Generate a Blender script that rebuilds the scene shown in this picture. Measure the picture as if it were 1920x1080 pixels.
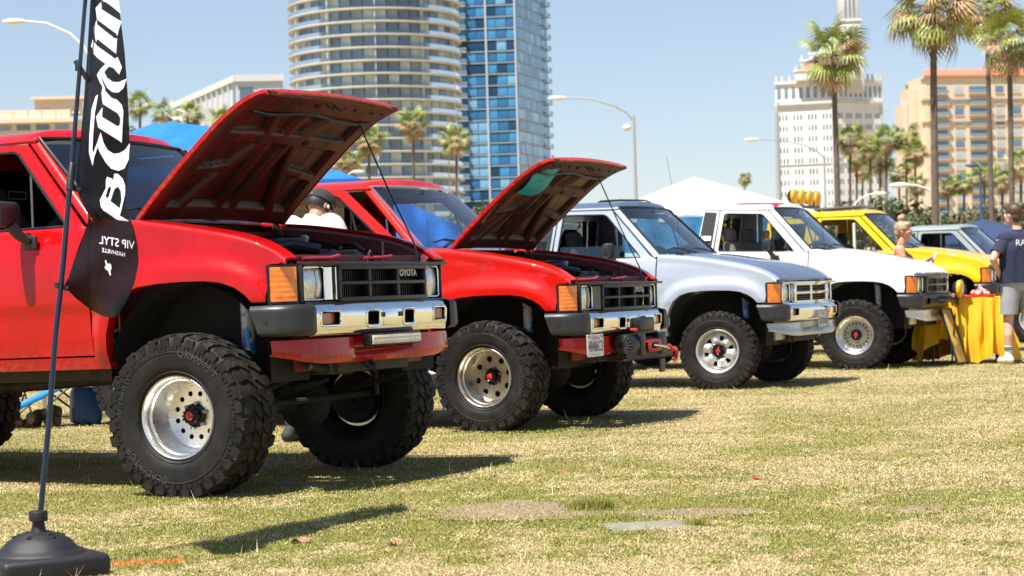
import bpy, bmesh, math, random
import numpy as np
from mathutils import Vector, Matrix, Euler
from mathutils.geometry import delaunay_2d_cdt
R_ = math.radians
rng = random.Random(7)
for o in list(bpy.data.objects): bpy.data.objects.remove(o)
scene = bpy.context.scene
COL = scene.collection

# ------------------------------------------------------------------ camera
CAM_H = 1.0; ROLL = 0.0275; FPX = 3733.0
cam_data = bpy.data.cameras.new("camera"); cam = bpy.data.objects.new("camera", cam_data); COL.objects.link(cam)
cam.location = (0, 0, CAM_H); cam.rotation_euler = (R_(90), ROLL, 0)
cam_data.sensor_width = 36; cam_data.lens = FPX / 1920 * 36
cam_data.clip_start = 0.1; cam_data.clip_end = 6000
cam_data.dof.use_dof = True; cam_data.dof.focus_distance = 10.1; cam_data.dof.aperture_fstop = 6.0
scene.camera = cam
# ------------------------------------------------------------------ sky and sun
SUN_AZ = (-0.667, -0.744); SUN_EL = 64.5
world = bpy.data.worlds.new("World"); scene.world = world; world.use_nodes = True
wn = world.node_tree; wn.nodes.clear()
sky = wn.nodes.new("ShaderNodeTexSky"); sky.sky_type = 'NISHITA'; sky.sun_disc = False
sky.sun_elevation = R_(SUN_EL); sky.sun_rotation = math.atan2(SUN_AZ[0], SUN_AZ[1])
sky.air_density = 1.0; sky.dust_density = 0.2; sky.ozone_density = 1.0; sky.altitude = 10
bgn = wn.nodes.new("ShaderNodeBackground"); bgn.inputs[1].default_value = 0.069
wo = wn.nodes.new("ShaderNodeOutputWorld")
tint = wn.nodes.new('ShaderNodeMix'); tint.data_type = 'RGBA'; tint.blend_type = 'MULTIPLY'; tint.inputs[0].default_value = 1; tint.inputs[7].default_value = (7.75, 8.05, 8.85, 1)
sc_ = wn.nodes.new('ShaderNodeVectorMath'); sc_.operation = 'SCALE'; sc_.inputs['Scale'].default_value = 0.1; gm = wn.nodes.new('ShaderNodeGamma'); gm.inputs[1].default_value = 0.7   # tone curve on the sky colour: evens it out towards the horizon
wn.links.new(sky.outputs[0], sc_.inputs[0]); wn.links.new(sc_.outputs[0], gm.inputs[0]); wn.links.new(gm.outputs[0], tint.inputs[6]); wn.links.new(tint.outputs[2], bgn.inputs[0]); wn.links.new(bgn.outputs[0], wo.inputs[0])
sd = bpy.data.lights.new("sun", 'SUN'); sd.energy = 5.0; sd.angle = R_(0.53); sd.color = (1.0, 0.95, 0.87)
sun = bpy.data.objects.new("sun", sd); COL.objects.link(sun)
ce = math.cos(R_(SUN_EL)); to_sun = Vector((SUN_AZ[0]*ce, SUN_AZ[1]*ce, math.sin(R_(SUN_EL)))).normalized()
sun.rotation_euler = to_sun.to_track_quat('Z', 'Y').to_euler(); sun.location = (-20, -20, 40)
vs = scene.view_settings; vs.view_transform = 'Standard'; vs.look = 'None'; vs.exposure = 0.95; vs.gamma = 1; vs.use_curve_mapping = False
scene.render.resolution_x = 1024; scene.render.resolution_y = 576

def W(px, py, d):
    """point at depth d (metres along the view) seen at photo pixel px,py: used once to lay the place out"""
    u = (px-960)/FPX; v = -(py-540.5)/FPX; c, s = math.cos(ROLL), math.sin(ROLL)
    return Vector(((u*c+v*s)*d, d, CAM_H+(-u*s+v*c)*d))

# ------------------------------------------------------------------ materials
MATS = {}
def mat(name, col, rough=0.6, metal=0.0, coat=0.0, spec=0.5, var=0.0, vscale=8.0, col2=None, bump=0.0, bscale=60.0, trans=0.0, alpha=1.0, coord='Object', mixlo=0.35, mixhi=0.65, sheen=0.0, emit=None, rvar=0.0):
    if name in MATS: return MATS[name]
    m = bpy.data.materials.new(name); m.use_nodes = True; nt = m.node_tree; N = nt.nodes; L = nt.links
    b = N["Principled BSDF"]
    b.inputs["Base Color"].default_value = (*col, 1); b.inputs["Roughness"].default_value = rough
    b.inputs["Metallic"].default_value = metal; b.inputs["Coat Weight"].default_value = coat; b.inputs["Coat Roughness"].default_value = 0.06
    b.inputs["Specular IOR Level"].default_value = spec
    if trans: b.inputs["Transmission Weight"].default_value = trans
    if alpha < 1: b.inputs["Alpha"].default_value = alpha
    if sheen: b.inputs["Sheen Weight"].default_value = sheen
    if emit: b.inputs["Emission Color"].default_value = (*emit[0], 1); b.inputs["Emission Strength"].default_value = emit[1]
    if var or col2 or bump or rvar:
        tc = N.new("ShaderNodeTexCoord")
        if var or col2 or rvar:
            nz = N.new("ShaderNodeTexNoise"); nz.inputs["Scale"].default_value = vscale; nz.inputs["Detail"].default_value = 6; nz.inputs["Roughness"].default_value = 0.62
            L.new(tc.outputs[coord], nz.inputs["Vector"])
            rp = N.new("ShaderNodeMapRange"); rp.inputs[1].default_value = mixlo; rp.inputs[2].default_value = mixhi; L.new(nz.outputs["Fac"], rp.inputs[0])
            mx = N.new("ShaderNodeMix"); mx.data_type = 'RGBA'
            c2 = col2 if col2 else tuple(max(0, c*(1-var)) for c in col); c1 = col if col2 else tuple(min(1, c*(1+var*0.6)) for c in col)
            mx.inputs[6].default_value = (*c1, 1); mx.inputs[7].default_value = (*c2, 1)
            L.new(rp.outputs[0], mx.inputs[0]); L.new(mx.outputs[2], b.inputs["Base Color"])
            if rvar:
                r2 = N.new("ShaderNodeMapRange"); r2.inputs[3].default_value = max(0, rough-rvar); r2.inputs[4].default_value = min(1, rough+rvar)
                L.new(rp.outputs[0], r2.inputs[0]); L.new(r2.outputs[0], b.inputs["Roughness"])
        if bump:
            n2 = N.new("ShaderNodeTexNoise"); n2.inputs["Scale"].default_value = bscale; n2.inputs["Detail"].default_value = 4; L.new(tc.outputs[coord], n2.inputs["Vector"])
            bp = N.new("ShaderNodeBump"); bp.inputs["Strength"].default_value = bump; bp.inputs["Distance"].default_value = 0.01
            L.new(n2.outputs["Fac"], bp.inputs["Height"]); L.new(bp.outputs[0], b.inputs["Normal"])
    MATS[name] = m; return m

def glass_mat(name, tint=(0.75, 0.85, 0.85), refl=0.0, dark=1.0):
    if name in MATS: return MATS[name]
    m = bpy.data.materials.new(name); m.use_nodes = True; nt = m.node_tree; N = nt.nodes; L = nt.links; N.clear()
    out = N.new("ShaderNodeOutputMaterial"); tr = N.new("ShaderNodeBsdfTransparent"); tr.inputs[0].default_value = (*[t*dark for t in tint], 1)
    gl = N.new("ShaderNodeBsdfGlossy"); gl.inputs["Roughness"].default_value = 0.02; fr = N.new("ShaderNodeFresnel"); fr.inputs[0].default_value = 1.52
    ad = N.new("ShaderNodeMath"); ad.operation = 'MULTIPLY_ADD'; ad.inputs[1].default_value = 1.5; ad.inputs[2].default_value = refl; ad.use_clamp = True
    mx = N.new("ShaderNodeMixShader"); L.new(fr.outputs[0], ad.inputs[0]); L.new(ad.outputs[0], mx.inputs[0]); L.new(tr.outputs[0], mx.inputs[1]); L.new(gl.outputs[0], mx.inputs[2]); L.new(mx.outputs[0], out.inputs[0])
    MATS[name] = m; return m

def paint(name, col, rough=0.32, fade=0.12):
    m = mat(name, col, rough=rough+.1, coat=0.75, var=fade*1.6, vscale=3.0, rvar=0.08, spec=0.14)
    nt = m.node_tree; N = nt.nodes; L = nt.links; b = N["Principled BSDF"]; src = b.inputs["Base Color"].links[0].from_socket; b.inputs["Coat Roughness"].default_value = 0.04
    tc = N.new("ShaderNodeTexCoord"); n1 = N.new("ShaderNodeTexNoise"); n1.inputs["Scale"].default_value = 34; n1.inputs["Detail"].default_value = 8; n1.inputs["Roughness"].default_value = .7; L.new(tc.outputs["Object"], n1.inputs["Vector"])
    sx = N.new("ShaderNodeSeparateXYZ"); L.new(tc.outputs["Object"], sx.inputs[0]); zr = N.new("ShaderNodeMapRange"); zr.inputs[1].default_value = .80; zr.inputs[2].default_value = .60; zr.inputs[3].default_value = .015; zr.inputs[4].default_value = 1.0; L.new(sx.outputs[2], zr.inputs[0])
    nr = N.new("ShaderNodeMapRange"); nr.inputs[1].default_value = .46; nr.inputs[2].default_value = .78; nr.inputs[4].default_value = .55; L.new(n1.outputs["Fac"], nr.inputs[0]); ml = N.new("ShaderNodeMath"); ml.operation = 'MULTIPLY'; L.new(zr.outputs[0], ml.inputs[0]); L.new(nr.outputs[0], ml.inputs[1])
    mx = N.new("ShaderNodeMix"); mx.data_type = 'RGBA'; L.new(ml.outputs[0], mx.inputs[0]); L.new(src, mx.inputs[6]); mx.inputs[7].default_value = (.30, .22, .15, 1); L.new(mx.outputs[2], b.inputs["Base Color"])
    return m

CHROME = mat("chrome", (0.86, 0.87, 0.88), rough=0.06, metal=1, rvar=0.04, var=0.02, vscale=9)
ALLOY = mat("polished_alloy", (0.86, 0.85, 0.82), rough=0.30, metal=1, var=0.08, vscale=14, rvar=0.06)
ALLOYD = mat("satin_alloy", (0.66, 0.62, 0.55), rough=0.32, metal=1, var=0.15, vscale=14, rvar=0.1)
SILVERW = mat("silver_wheel_paint", (0.62, 0.62, 0.61), rough=0.35, metal=0.6, var=0.08)
RUBBER = mat("tyre_rubber", (0.0060, 0.0060, 0.0062), rough=0.62, spec=0.3, col2=(0.020, 0.017, 0.014), vscale=9, rvar=0.12, bump=0.15, bscale=220)
TREAD = mat("dusty_tread", (0.008, 0.0075, 0.007), rough=0.8, spec=0.3, col2=(0.060, 0.044, 0.030), vscale=26, bump=0.3, bscale=160, mixlo=0.45, mixhi=0.75)
PLAST = mat("black_plastic", (0.022, 0.022, 0.023), rough=0.42, var=0.25, vscale=12, bump=0.05, bscale=300)
PLASTG = mat("grille_plastic", (0.012, 0.013, 0.015), rough=0.38, var=0.2)
BLACK = mat("underbody_black", (0.012, 0.011, 0.010), rough=0.85, var=0.3)
STEEL = mat("dirty_steel", (0.030, 0.026, 0.022), rough=0.7, metal=0.3, col2=(0.065, 0.048, 0.032), vscale=12)
SEATM = mat("seat_cloth", (0.06, 0.058, 0.055), rough=0.9, var=0.2, vscale=30)
SEATT = mat("tan_seat_cloth", (0.26, 0.23, 0.19), rough=0.9, var=0.15, vscale=30)
TRIMT = mat("cab_lining", (0.10, 0.085, 0.07), rough=0.9, var=0.2)
GLASS = glass_mat("clear_auto_glass", (0.82, 0.90, 0.91), 0.01)
GLASSD = glass_mat("tinted_auto_glass", (0.30, 0.38, 0.42), 0.03)
LENS = mat("fluted_lamp_glass", (0.78, 0.80, 0.80), rough=0.08, metal=0.55, coat=1.0, col2=(0.42, 0.43, 0.42), vscale=22)
WHITEP = mat("white_print", (0.78, 0.78, 0.80), rough=0.6)
REDP = mat("red_metal_cap", (0.55, 0.015, 0.02), rough=0.35, coat=0.5, var=0.1)
def amber_mat():
    m = mat("amber_lens", (0.80, 0.16, 0.004), rough=0.12, coat=1.0, spec=0.6)
    nt = m.node_tree; N = nt.nodes; L = nt.links; b = N["Principled BSDF"]
    tc = N.new("ShaderNodeTexCoord"); br = N.new("ShaderNodeTexVoronoi"); br.inputs["Scale"].default_value = 26; L.new(tc.outputs["Object"], br.inputs["Vector"])
    mx = N.new("ShaderNodeMix"); mx.data_type = 'RGBA'; mx.inputs[6].default_value = (1.0, 0.30, 0.012, 1); mx.inputs[7].default_value = (0.72, 0.12, 0.003, 1)
    L.new(br.outputs["Distance"], mx.inputs[0]); L.new(mx.outputs[2], b.inputs["Base Color"])
    wv = N.new("ShaderNodeTexWave"); wv.bands_direction = 'Z'; wv.inputs["Scale"].default_value = 12; L.new(tc.outputs["Object"], wv.inputs["Vector"])
    bp = N.new("ShaderNodeBump"); bp.inputs["Strength"].default_value = 0.3; bp.inputs["Distance"].default_value = 0.002; L.new(wv.outputs["Fac"], bp.inputs["Height"]); L.new(bp.outputs[0], b.inputs["Normal"])
    b.inputs["Transmission Weight"].default_value = 0.0
    return m
AMBER = amber_mat()

# ------------------------------------------------------------------ mesh helpers
_bevcache = {}
def bevbox(size, bev, seg=2):
    k = (tuple(round(s, 4) for s in size), round(bev, 4), seg)
    if k in _bevcache: return _bevcache[k]
    bm = bmesh.new(); bmesh.ops.create_cube(bm, size=1)
    for v in bm.verts: v.co = Vector((v.co.x*size[0], v.co.y*size[1], v.co.z*size[2]))
    if bev > 0: bmesh.ops.bevel(bm, geom=list(bm.edges), offset=min(bev, min(size)*0.48), segments=seg, affect='EDGES', profile=0.5)
    bm.verts.ensure_lookup_table()
    r = ([tuple(v.co) for v in bm.verts], [tuple(v.index for v in f.verts) for f in bm.faces]); bm.free(); _bevcache[k] = r; return r

class MB:
    def __init__(s): s.v = []; s.f = []; s.m = []
    def add(s, vs, fs, mi=0, M=None):
        n = len(s.v)
        s.v += [tuple(M @ Vector(v)) for v in vs] if M is not None else [tuple(v) for v in vs]
        s.f += [tuple(i+n for i in f) for f in fs]; s.m += [mi]*len(fs); return s
    def box(s, c, size, bev=0.0, rot=None, mi=0, seg=2):
        vs, fs = bevbox(size, bev, seg); M = Matrix.Translation(c)
        if rot is not None: M = M @ (rot.to_4x4() if isinstance(rot, Matrix) else Euler(rot).to_matrix().to_4x4())
        return s.add(vs, fs, mi, M)
    def cyl(s, p0, p1, r0, r1=None, n=16, mi=0, caps=True):
        return s.tube([p0, p1], [r0, r0 if r1 is None else r1], n, mi, caps)
    def tube(s, pts, r, n=8, mi=0, caps=True, closed=False):
        pts = [Vector(p) for p in pts]; k = len(pts); rr = r if isinstance(r, (list, tuple)) else [r]*k
        vs = []; fs = []; up = None
        for i, p in enumerate(pts):
            a = pts[(i-1) % k] if (i > 0 or closed) else p; b = pts[(i+1) % k] if (i < k-1 or closed) else p
            t = (b-a).normalized() if (b-a).length > 1e-9 else Vector((0, 0, 1))
            if up is None: up = t.orthogonal().normalized()
            up = (up - t*up.dot(t)).normalized(); w = t.cross(up)
            for j in range(n):
                an = 2*math.pi*j/n; vs.append(p + (up*math.cos(an)+w*math.sin(an))*rr[i])
        for i in range(k if closed else k-1):
            for j in range(n):
                a = i*n+j; b = i*n+(j+1) % n; c = ((i+1) % k)*n+(j+1) % n; d = ((i+1) % k)*n+j; fs.append((a, b, c, d))
        if caps and not closed: fs.append(tuple(reversed(range(n)))); fs.append(tuple((k-1)*n+j for j in range(n)))
        return s.add(vs, fs, mi)
    def lathe(s, prof, n=48, mi=0, M=None, close=False):
        """prof: (radius, height along -Y..+Y) pairs revolved round the local Y axis"""
        vs = []; fs = []; k = len(prof)
        for j in range(n):
            a = 2*math.pi*j/n; ca, sa = math.cos(a), math.sin(a)
            for r, h in prof: vs.append((r*ca, h, r*sa))
        for j in range(n):
            j2 = (j+1) % n
            for i in range(k-1 if not close else k):
                i2 = (i+1) % k
                fs.append((j*k+i, j2*k+i, j2*k+i2, j*k+i2))
        return s.add(vs, fs, mi, M)
    def grid(s, P, mi=0, flip=False, wrapu=False):
        """P: rows x cols of points"""
        nr, nc = len(P), len(P[0]); vs = [p for row in P for p in row]; fs = []
        for i in range(nr-1):
            for j in range(nc if wrapu else nc-1):
                q = (i*nc+j, i*nc+(j+1) % nc, (i+1)*nc+(j+1) % nc, (i+1)*nc+j); fs.append(tuple(reversed(q)) if flip else q)
        return s.add(vs, fs, mi)
    def ball(s, c, r, n=16, k=10, mi=0, rot=None):
        rx, ry, rz = r if isinstance(r, (tuple, list)) else (r, r, r); vs = []; fs = []
        for i in range(k+1):
            t = math.pi*i/k
            for j in range(n):
                a = 2*math.pi*j/n; vs.append(Vector((rx*math.sin(t)*math.cos(a), ry*math.sin(t)*math.sin(a), rz*math.cos(t))))
        for i in range(k):
            for j in range(n): fs.append((i*n+j, (i+1)*n+j, (i+1)*n+(j+1) % n, i*n+(j+1) % n))
        M = Matrix.Translation(c)
        if rot is not None: M = M @ Euler(rot).to_matrix().to_4x4()
        return s.add(vs, fs, mi, M)
    def mesh(s, name, smooth=40):
        me = bpy.data.meshes.new(name); me.from_pydata(s.v, [], s.f)
        if any(s.m): me.polygons.foreach_set("material_index", s.m)
        me.validate(clean_customdata=False)
        if smooth:
            me.polygons.foreach_set("use_smooth", [True]*len(me.polygons)); me.set_sharp_from_angle(angle=R_(smooth))
        me.update(); return me
    def build(s, name, mats, parent=None, smooth=40, loc=None, rot=None, fixn=False):
        me = s.mesh(name, smooth)
        if fixn:
            bm = bmesh.new(); bm.from_mesh(me); bmesh.ops.recalc_face_normals(bm, faces=bm.faces); bm.to_mesh(me); bm.free()
        return put(name, me, mats, parent, loc, rot)

def put(name, me, mats, parent=None, loc=None, rot=None):
    o = bpy.data.objects.new(name, me); COL.objects.link(o)
    mats = mats if isinstance(mats, (list, tuple)) else [mats]
    while len(me.materials) < len(mats): me.materials.append(None)
    for i, m in enumerate(mats): o.material_slots[i].link = 'OBJECT'; o.material_slots[i].material = m
    if parent is not None: o.parent = parent
    if loc is not None: o.location = loc
    if rot is not None: o.rotation_euler = rot
    return o
def empty(name, loc=(0, 0, 0), rot=(0, 0, 0), parent=None):
    o = bpy.data.objects.new(name, None); COL.objects.link(o); o.location = loc; o.rotation_euler = rot; o.empty_display_size = 0.1
    if parent is not None: o.parent = parent
    return o
def tag(o, label=None, cat=None, group=None, kind=None):
    if label: o["label"] = label
    if cat: o["category"] = cat
    if group: o["group"] = group
    if kind: o["kind"] = kind
    return o
MESHC = {}
def cached(key, fn):
    if key not in MESHC: MESHC[key] = fn()
    return MESHC[key]

def inpoly(P, poly):
    x, y = P[:, 0], P[:, 1]; ins = np.zeros(len(P), bool); n = len(poly); j = n-1
    for i in range(n):
        xi, yi = poly[i]; xj, yj = poly[j]
        c = ((yi > y) != (yj > y)) & (x < (xj-xi)*(y-yi)/((yj-yi) if abs(yj-yi) > 1e-12 else 1e-12)+xi); ins ^= c; j = i
    return ins
def segdist(P, poly, closed=True):
    A = np.array(poly, float); Bq = np.roll(A, -1, 0) if closed else A[1:]; A = A if closed else A[:-1]
    d = np.full(len(P), 1e9)
    for a, b in zip(A, Bq):
        ab = b-a; t = np.clip(((P-a)@ab)/max(ab@ab, 1e-12), 0, 1); q = P-(a+t[:, None]*ab); d = np.minimum(d, np.hypot(q[:, 0], q[:, 1]))
    return d
def resample(poly, step, closed=True):
    out = []; n = len(poly)
    for i in range(n if closed else n-1):
        a = np.array(poly[i], float); b = np.array(poly[(i+1) % n], float); k = max(1, int(math.ceil(np.hypot(*(b-a))/step)))
        for t in range(k): out.append(tuple(a+(b-a)*t/k))
    if not closed: out.append(tuple(poly[-1]))
    return out
def tri2d(outer, holes=(), step=0.03):
    loops = [resample(outer, step)]+[resample(h, step*0.8) for h in holes]
    lo = np.min(np.array(loops[0]), 0); hi = np.max(np.array(loops[0]), 0)
    gx = np.arange(lo[0]+step*0.5, hi[0], step); gy = np.arange(lo[1]+step*0.5, hi[1], step*0.9)
    G = np.array([(x+(step*0.5 if k % 2 else 0), y) for k, y in enumerate(gy) for x in gx]) if len(gx) and len(gy) else np.zeros((0, 2))
    if len(G):
        ok = inpoly(G, loops[0])
        for h in loops[1:]: ok &= ~inpoly(G, h)
        G = G[ok]
        for lp in loops:
            if len(G): G = G[segdist(G, lp) > step*0.45]
    pts = []; edges = []
    for lp in loops:
        n0 = len(pts); pts += list(lp); edges += [(n0+i, n0+(i+1) % len(lp)) for i in range(len(lp))]
    pts += [tuple(g) for g in G]
    vo, eo, fo, *_ = delaunay_2d_cdt([Vector(p) for p in pts], edges, [], 0, 1e-6)
    V = np.array([tuple(v) for v in vo]); F = np.array([tuple(f) for f in fo if len(f) == 3])
    C = V[F].mean(1); ok = inpoly(C, loops[0])
    for h in loops[1:]: ok &= ~inpoly(C, h)
    F = F[ok]; a = V[F[:, 1]]-V[F[:, 0]]; b = V[F[:, 2]]-V[F[:, 0]]; cr = a[:, 0]*b[:, 1]-a[:, 1]*b[:, 0]
    F[cr < 0] = F[cr < 0][:, ::-1]
    return V, F
def shell(V3, F, thick, flip=False):
    """V3 surface points + triangles -> closed sheet; front side = right-hand normal (flip reverses)"""
    if flip: F = F[:, ::-1]
    n = np.cross(V3[F[:, 1]]-V3[F[:, 0]], V3[F[:, 2]]-V3[F[:, 0]]); vn = np.zeros_like(V3)
    for k in range(3): np.add.at(vn, F[:, k], n)
    vn /= np.maximum(np.linalg.norm(vn, axis=1, keepdims=True), 1e-12)
    nv = len(V3); vs = np.vstack([V3, V3-vn*thick]); fs = [tuple(f) for f in F]+[tuple(f[::-1]+nv) for f in F]
    ed = {}
    for f in F:
        for i in range(3):
            a, b = f[i], f[(i+1) % 3]
            if (b, a) in ed: del ed[(b, a)]
            else: ed[(a, b)] = 1
    fs += [(b, a, a+nv, b+nv) for a, b in ed]
    return [tuple(v) for v in vs], [tuple(int(i) for i in f) for f in fs]
def panel(outer, holes, fmap, step=0.03, thick=0.012, flip=False):
    V, F = tri2d(outer, holes, step); return shell(np.array(fmap(V[:, 0], V[:, 1])).T.copy(), F, thick, flip)
def circle(cx, cy, r, n=20, ph=0): return [(cx+r*math.cos(2*math.pi*i/n+ph), cy+r*math.sin(2*math.pi*i/n+ph)) for i in range(n)]
def rrect(x0, y0, x1, y1, r, n=4):
    out = []
    for cx, cy, a0 in ((x1-r, y1-r, 0), (x0+r, y1-r, 90), (x0+r, y0+r, 180), (x1-r, y0+r, 270)):
        for i in range(n+1): a = R_(a0+90*i/n); out.append((cx+r*math.cos(a), cy+r*math.sin(a)))
    return out
def smooth(a, b, x):
    t = np.clip((x-a)/(b-a), 0, 1); return t*t*(3-2*t)
_txt = {}
def text_mesh(s, size=1.0, extrude=0.0, align='CENTER', space=1.0, bold=0.0):
    """vertices, faces of a string set in Blender's built-in face, lying in XY"""
    k = (s, size, extrude, align, space, bold)
    if k in _txt: return _txt[k]
    cu = bpy.data.curves.new("lettering_curve", 'FONT'); cu.body = s; cu.size = size; cu.extrude = extrude; cu.align_x = align; cu.align_y = 'CENTER'; cu.space_character = space; cu.offset = bold*size; cu.resolution_u = 3
    o = bpy.data.objects.new("lettering_tmp", cu); COL.objects.link(o); dg = bpy.context.evaluated_depsgraph_get(); me = bpy.data.meshes.new_from_object(o.evaluated_get(dg))
    r = ([tuple(v.co) for v in me.vertices], [tuple(p.vertices) for p in me.polygons]); bpy.data.objects.remove(o); bpy.data.curves.remove(cu); bpy.data.meshes.remove(me); _txt[k] = r; return r
# ------------------------------------------------------------------ wheels
def tyre_mesh(R, w, rim, nl=30, style='mt'):
    def mk():
        b = MB(); hw = w/2; T = R-0.013
        half = [(rim-0.004, hw*0.72), (rim+0.006, hw*0.80), (rim+0.03, hw*0.93), (rim+0.06, hw*0.985), (rim+(R-rim)*0.5, hw), (R-0.075, hw*0.985), (R-0.050, hw*0.965), (R-0.033, hw*0.93), (R-0.020, hw*0.86), (T-0.001, hw*0.78), (T, hw*0.55), (T+0.001, hw*0.25)]
        prof = [(r, -h) for r, h in half]+[(T+0.001, 0)]+[(r, h) for r, h in reversed(half)]
        b.lathe(prof, 84, 0)
        def lug(t, dt, h0, h1, r0, r1, sk=0.0, tw=0.0, mi=1, r1b=None):
            vs = []
            for rr, sc in ((r0, 1.0), (r1, 0.90)):
                for hh, dr in ((h0, 0), (h1, (r1b-r1) if r1b is not None else 0)):
                    for sg in (-1, 1):
                        a = t+sg*dt*sc+(sk if hh == h1 else 0); ra = rr+(dr if rr == r1 or r1b is not None else 0)
                        vs.append((ra*math.cos(a), hh, ra*math.sin(a)))
            b.add(vs, [(0, 2, 3, 1), (4, 5, 7, 6), (0, 1, 5, 4), (2, 6, 7, 3), (0, 4, 6, 2), (1, 3, 7, 5)], mi)
        st = 2*math.pi/nl; rr = random.Random(3)
        for i in range(nl):
            t = i*st
            for s in (-1, 1):
                long = 1.0 if i % 2 == 0 else 0.86; ph = 0 if s < 0 else 0.5*st
                lug(t+ph, st*0.36, s*hw*0.52, s*hw*(0.97*long+0.02), T-0.006, R-0.001, 0.10*st*s, r1b=R-0.012)
                lug(t+ph, st*0.33, s*hw*0.90, s*hw*0.995, R-0.062, R-0.022, 0.0, mi=0)
                lug(t+ph+0.5*st, st*0.40, s*hw*0.05, s*hw*0.46, T-0.004, R, -0.55*st*s)
                if style == 'mt':
                    lug(t+ph+0.08*st, st*0.10, s*hw*0.955, s*hw*1.008, R-0.088, R-0.058, 0, mi=0); lug(t+ph+0.5*st, st*0.20, s*hw*0.955, s*hw*1.006, R-0.084, R-0.064, 0, mi=0)
        for s in (-1, 1):   # rim-protector ribs moulded in the sidewall
            for r_, h_ in ((rim+0.022, 0.915), (R-0.092, 0.998)):
                k = 72; P = [[((r_+dr)*math.cos(2*math.pi*j/k), s*hw*(h_)+s*dh, (r_+dr)*math.sin(2*math.pi*j/k)) for j in range(k)] for dr, dh in ((-0.004, 0), (0, 0.0025), (0.004, 0))]
                b.grid(P, 0, flip=(s > 0), wrapu=True)
        return b.mesh("tyre", 32)
    return cached(("tyre", R, w, rim, nl, style), mk)

def ring_text(txt, size, rad, phi, h, ext=0.0028):
    vs, fs = text_mesh(txt, size, ext, 'CENTER', 1.05); b = MB(); out = []
    for x, y, z in vs:
        a = phi+x/rad; r = rad+y; out.append((r*math.sin(a), h-z, r*math.cos(a)))
    b.add(out, [tuple(reversed(f)) for f in fs]); return b

def disc_panel(r0, r1, holes, h, n=64, dish=0.0, thick=0.008):
    out = circle(0, 0, r1, n); hs = [circle(0, 0, r0, 32)]+holes
    return panel(out, hs, lambda a, c: (a, h+dish*(np.hypot(a, c)-r0)/(r1-r0), c), 0.022, thick, flip=False)

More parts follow.
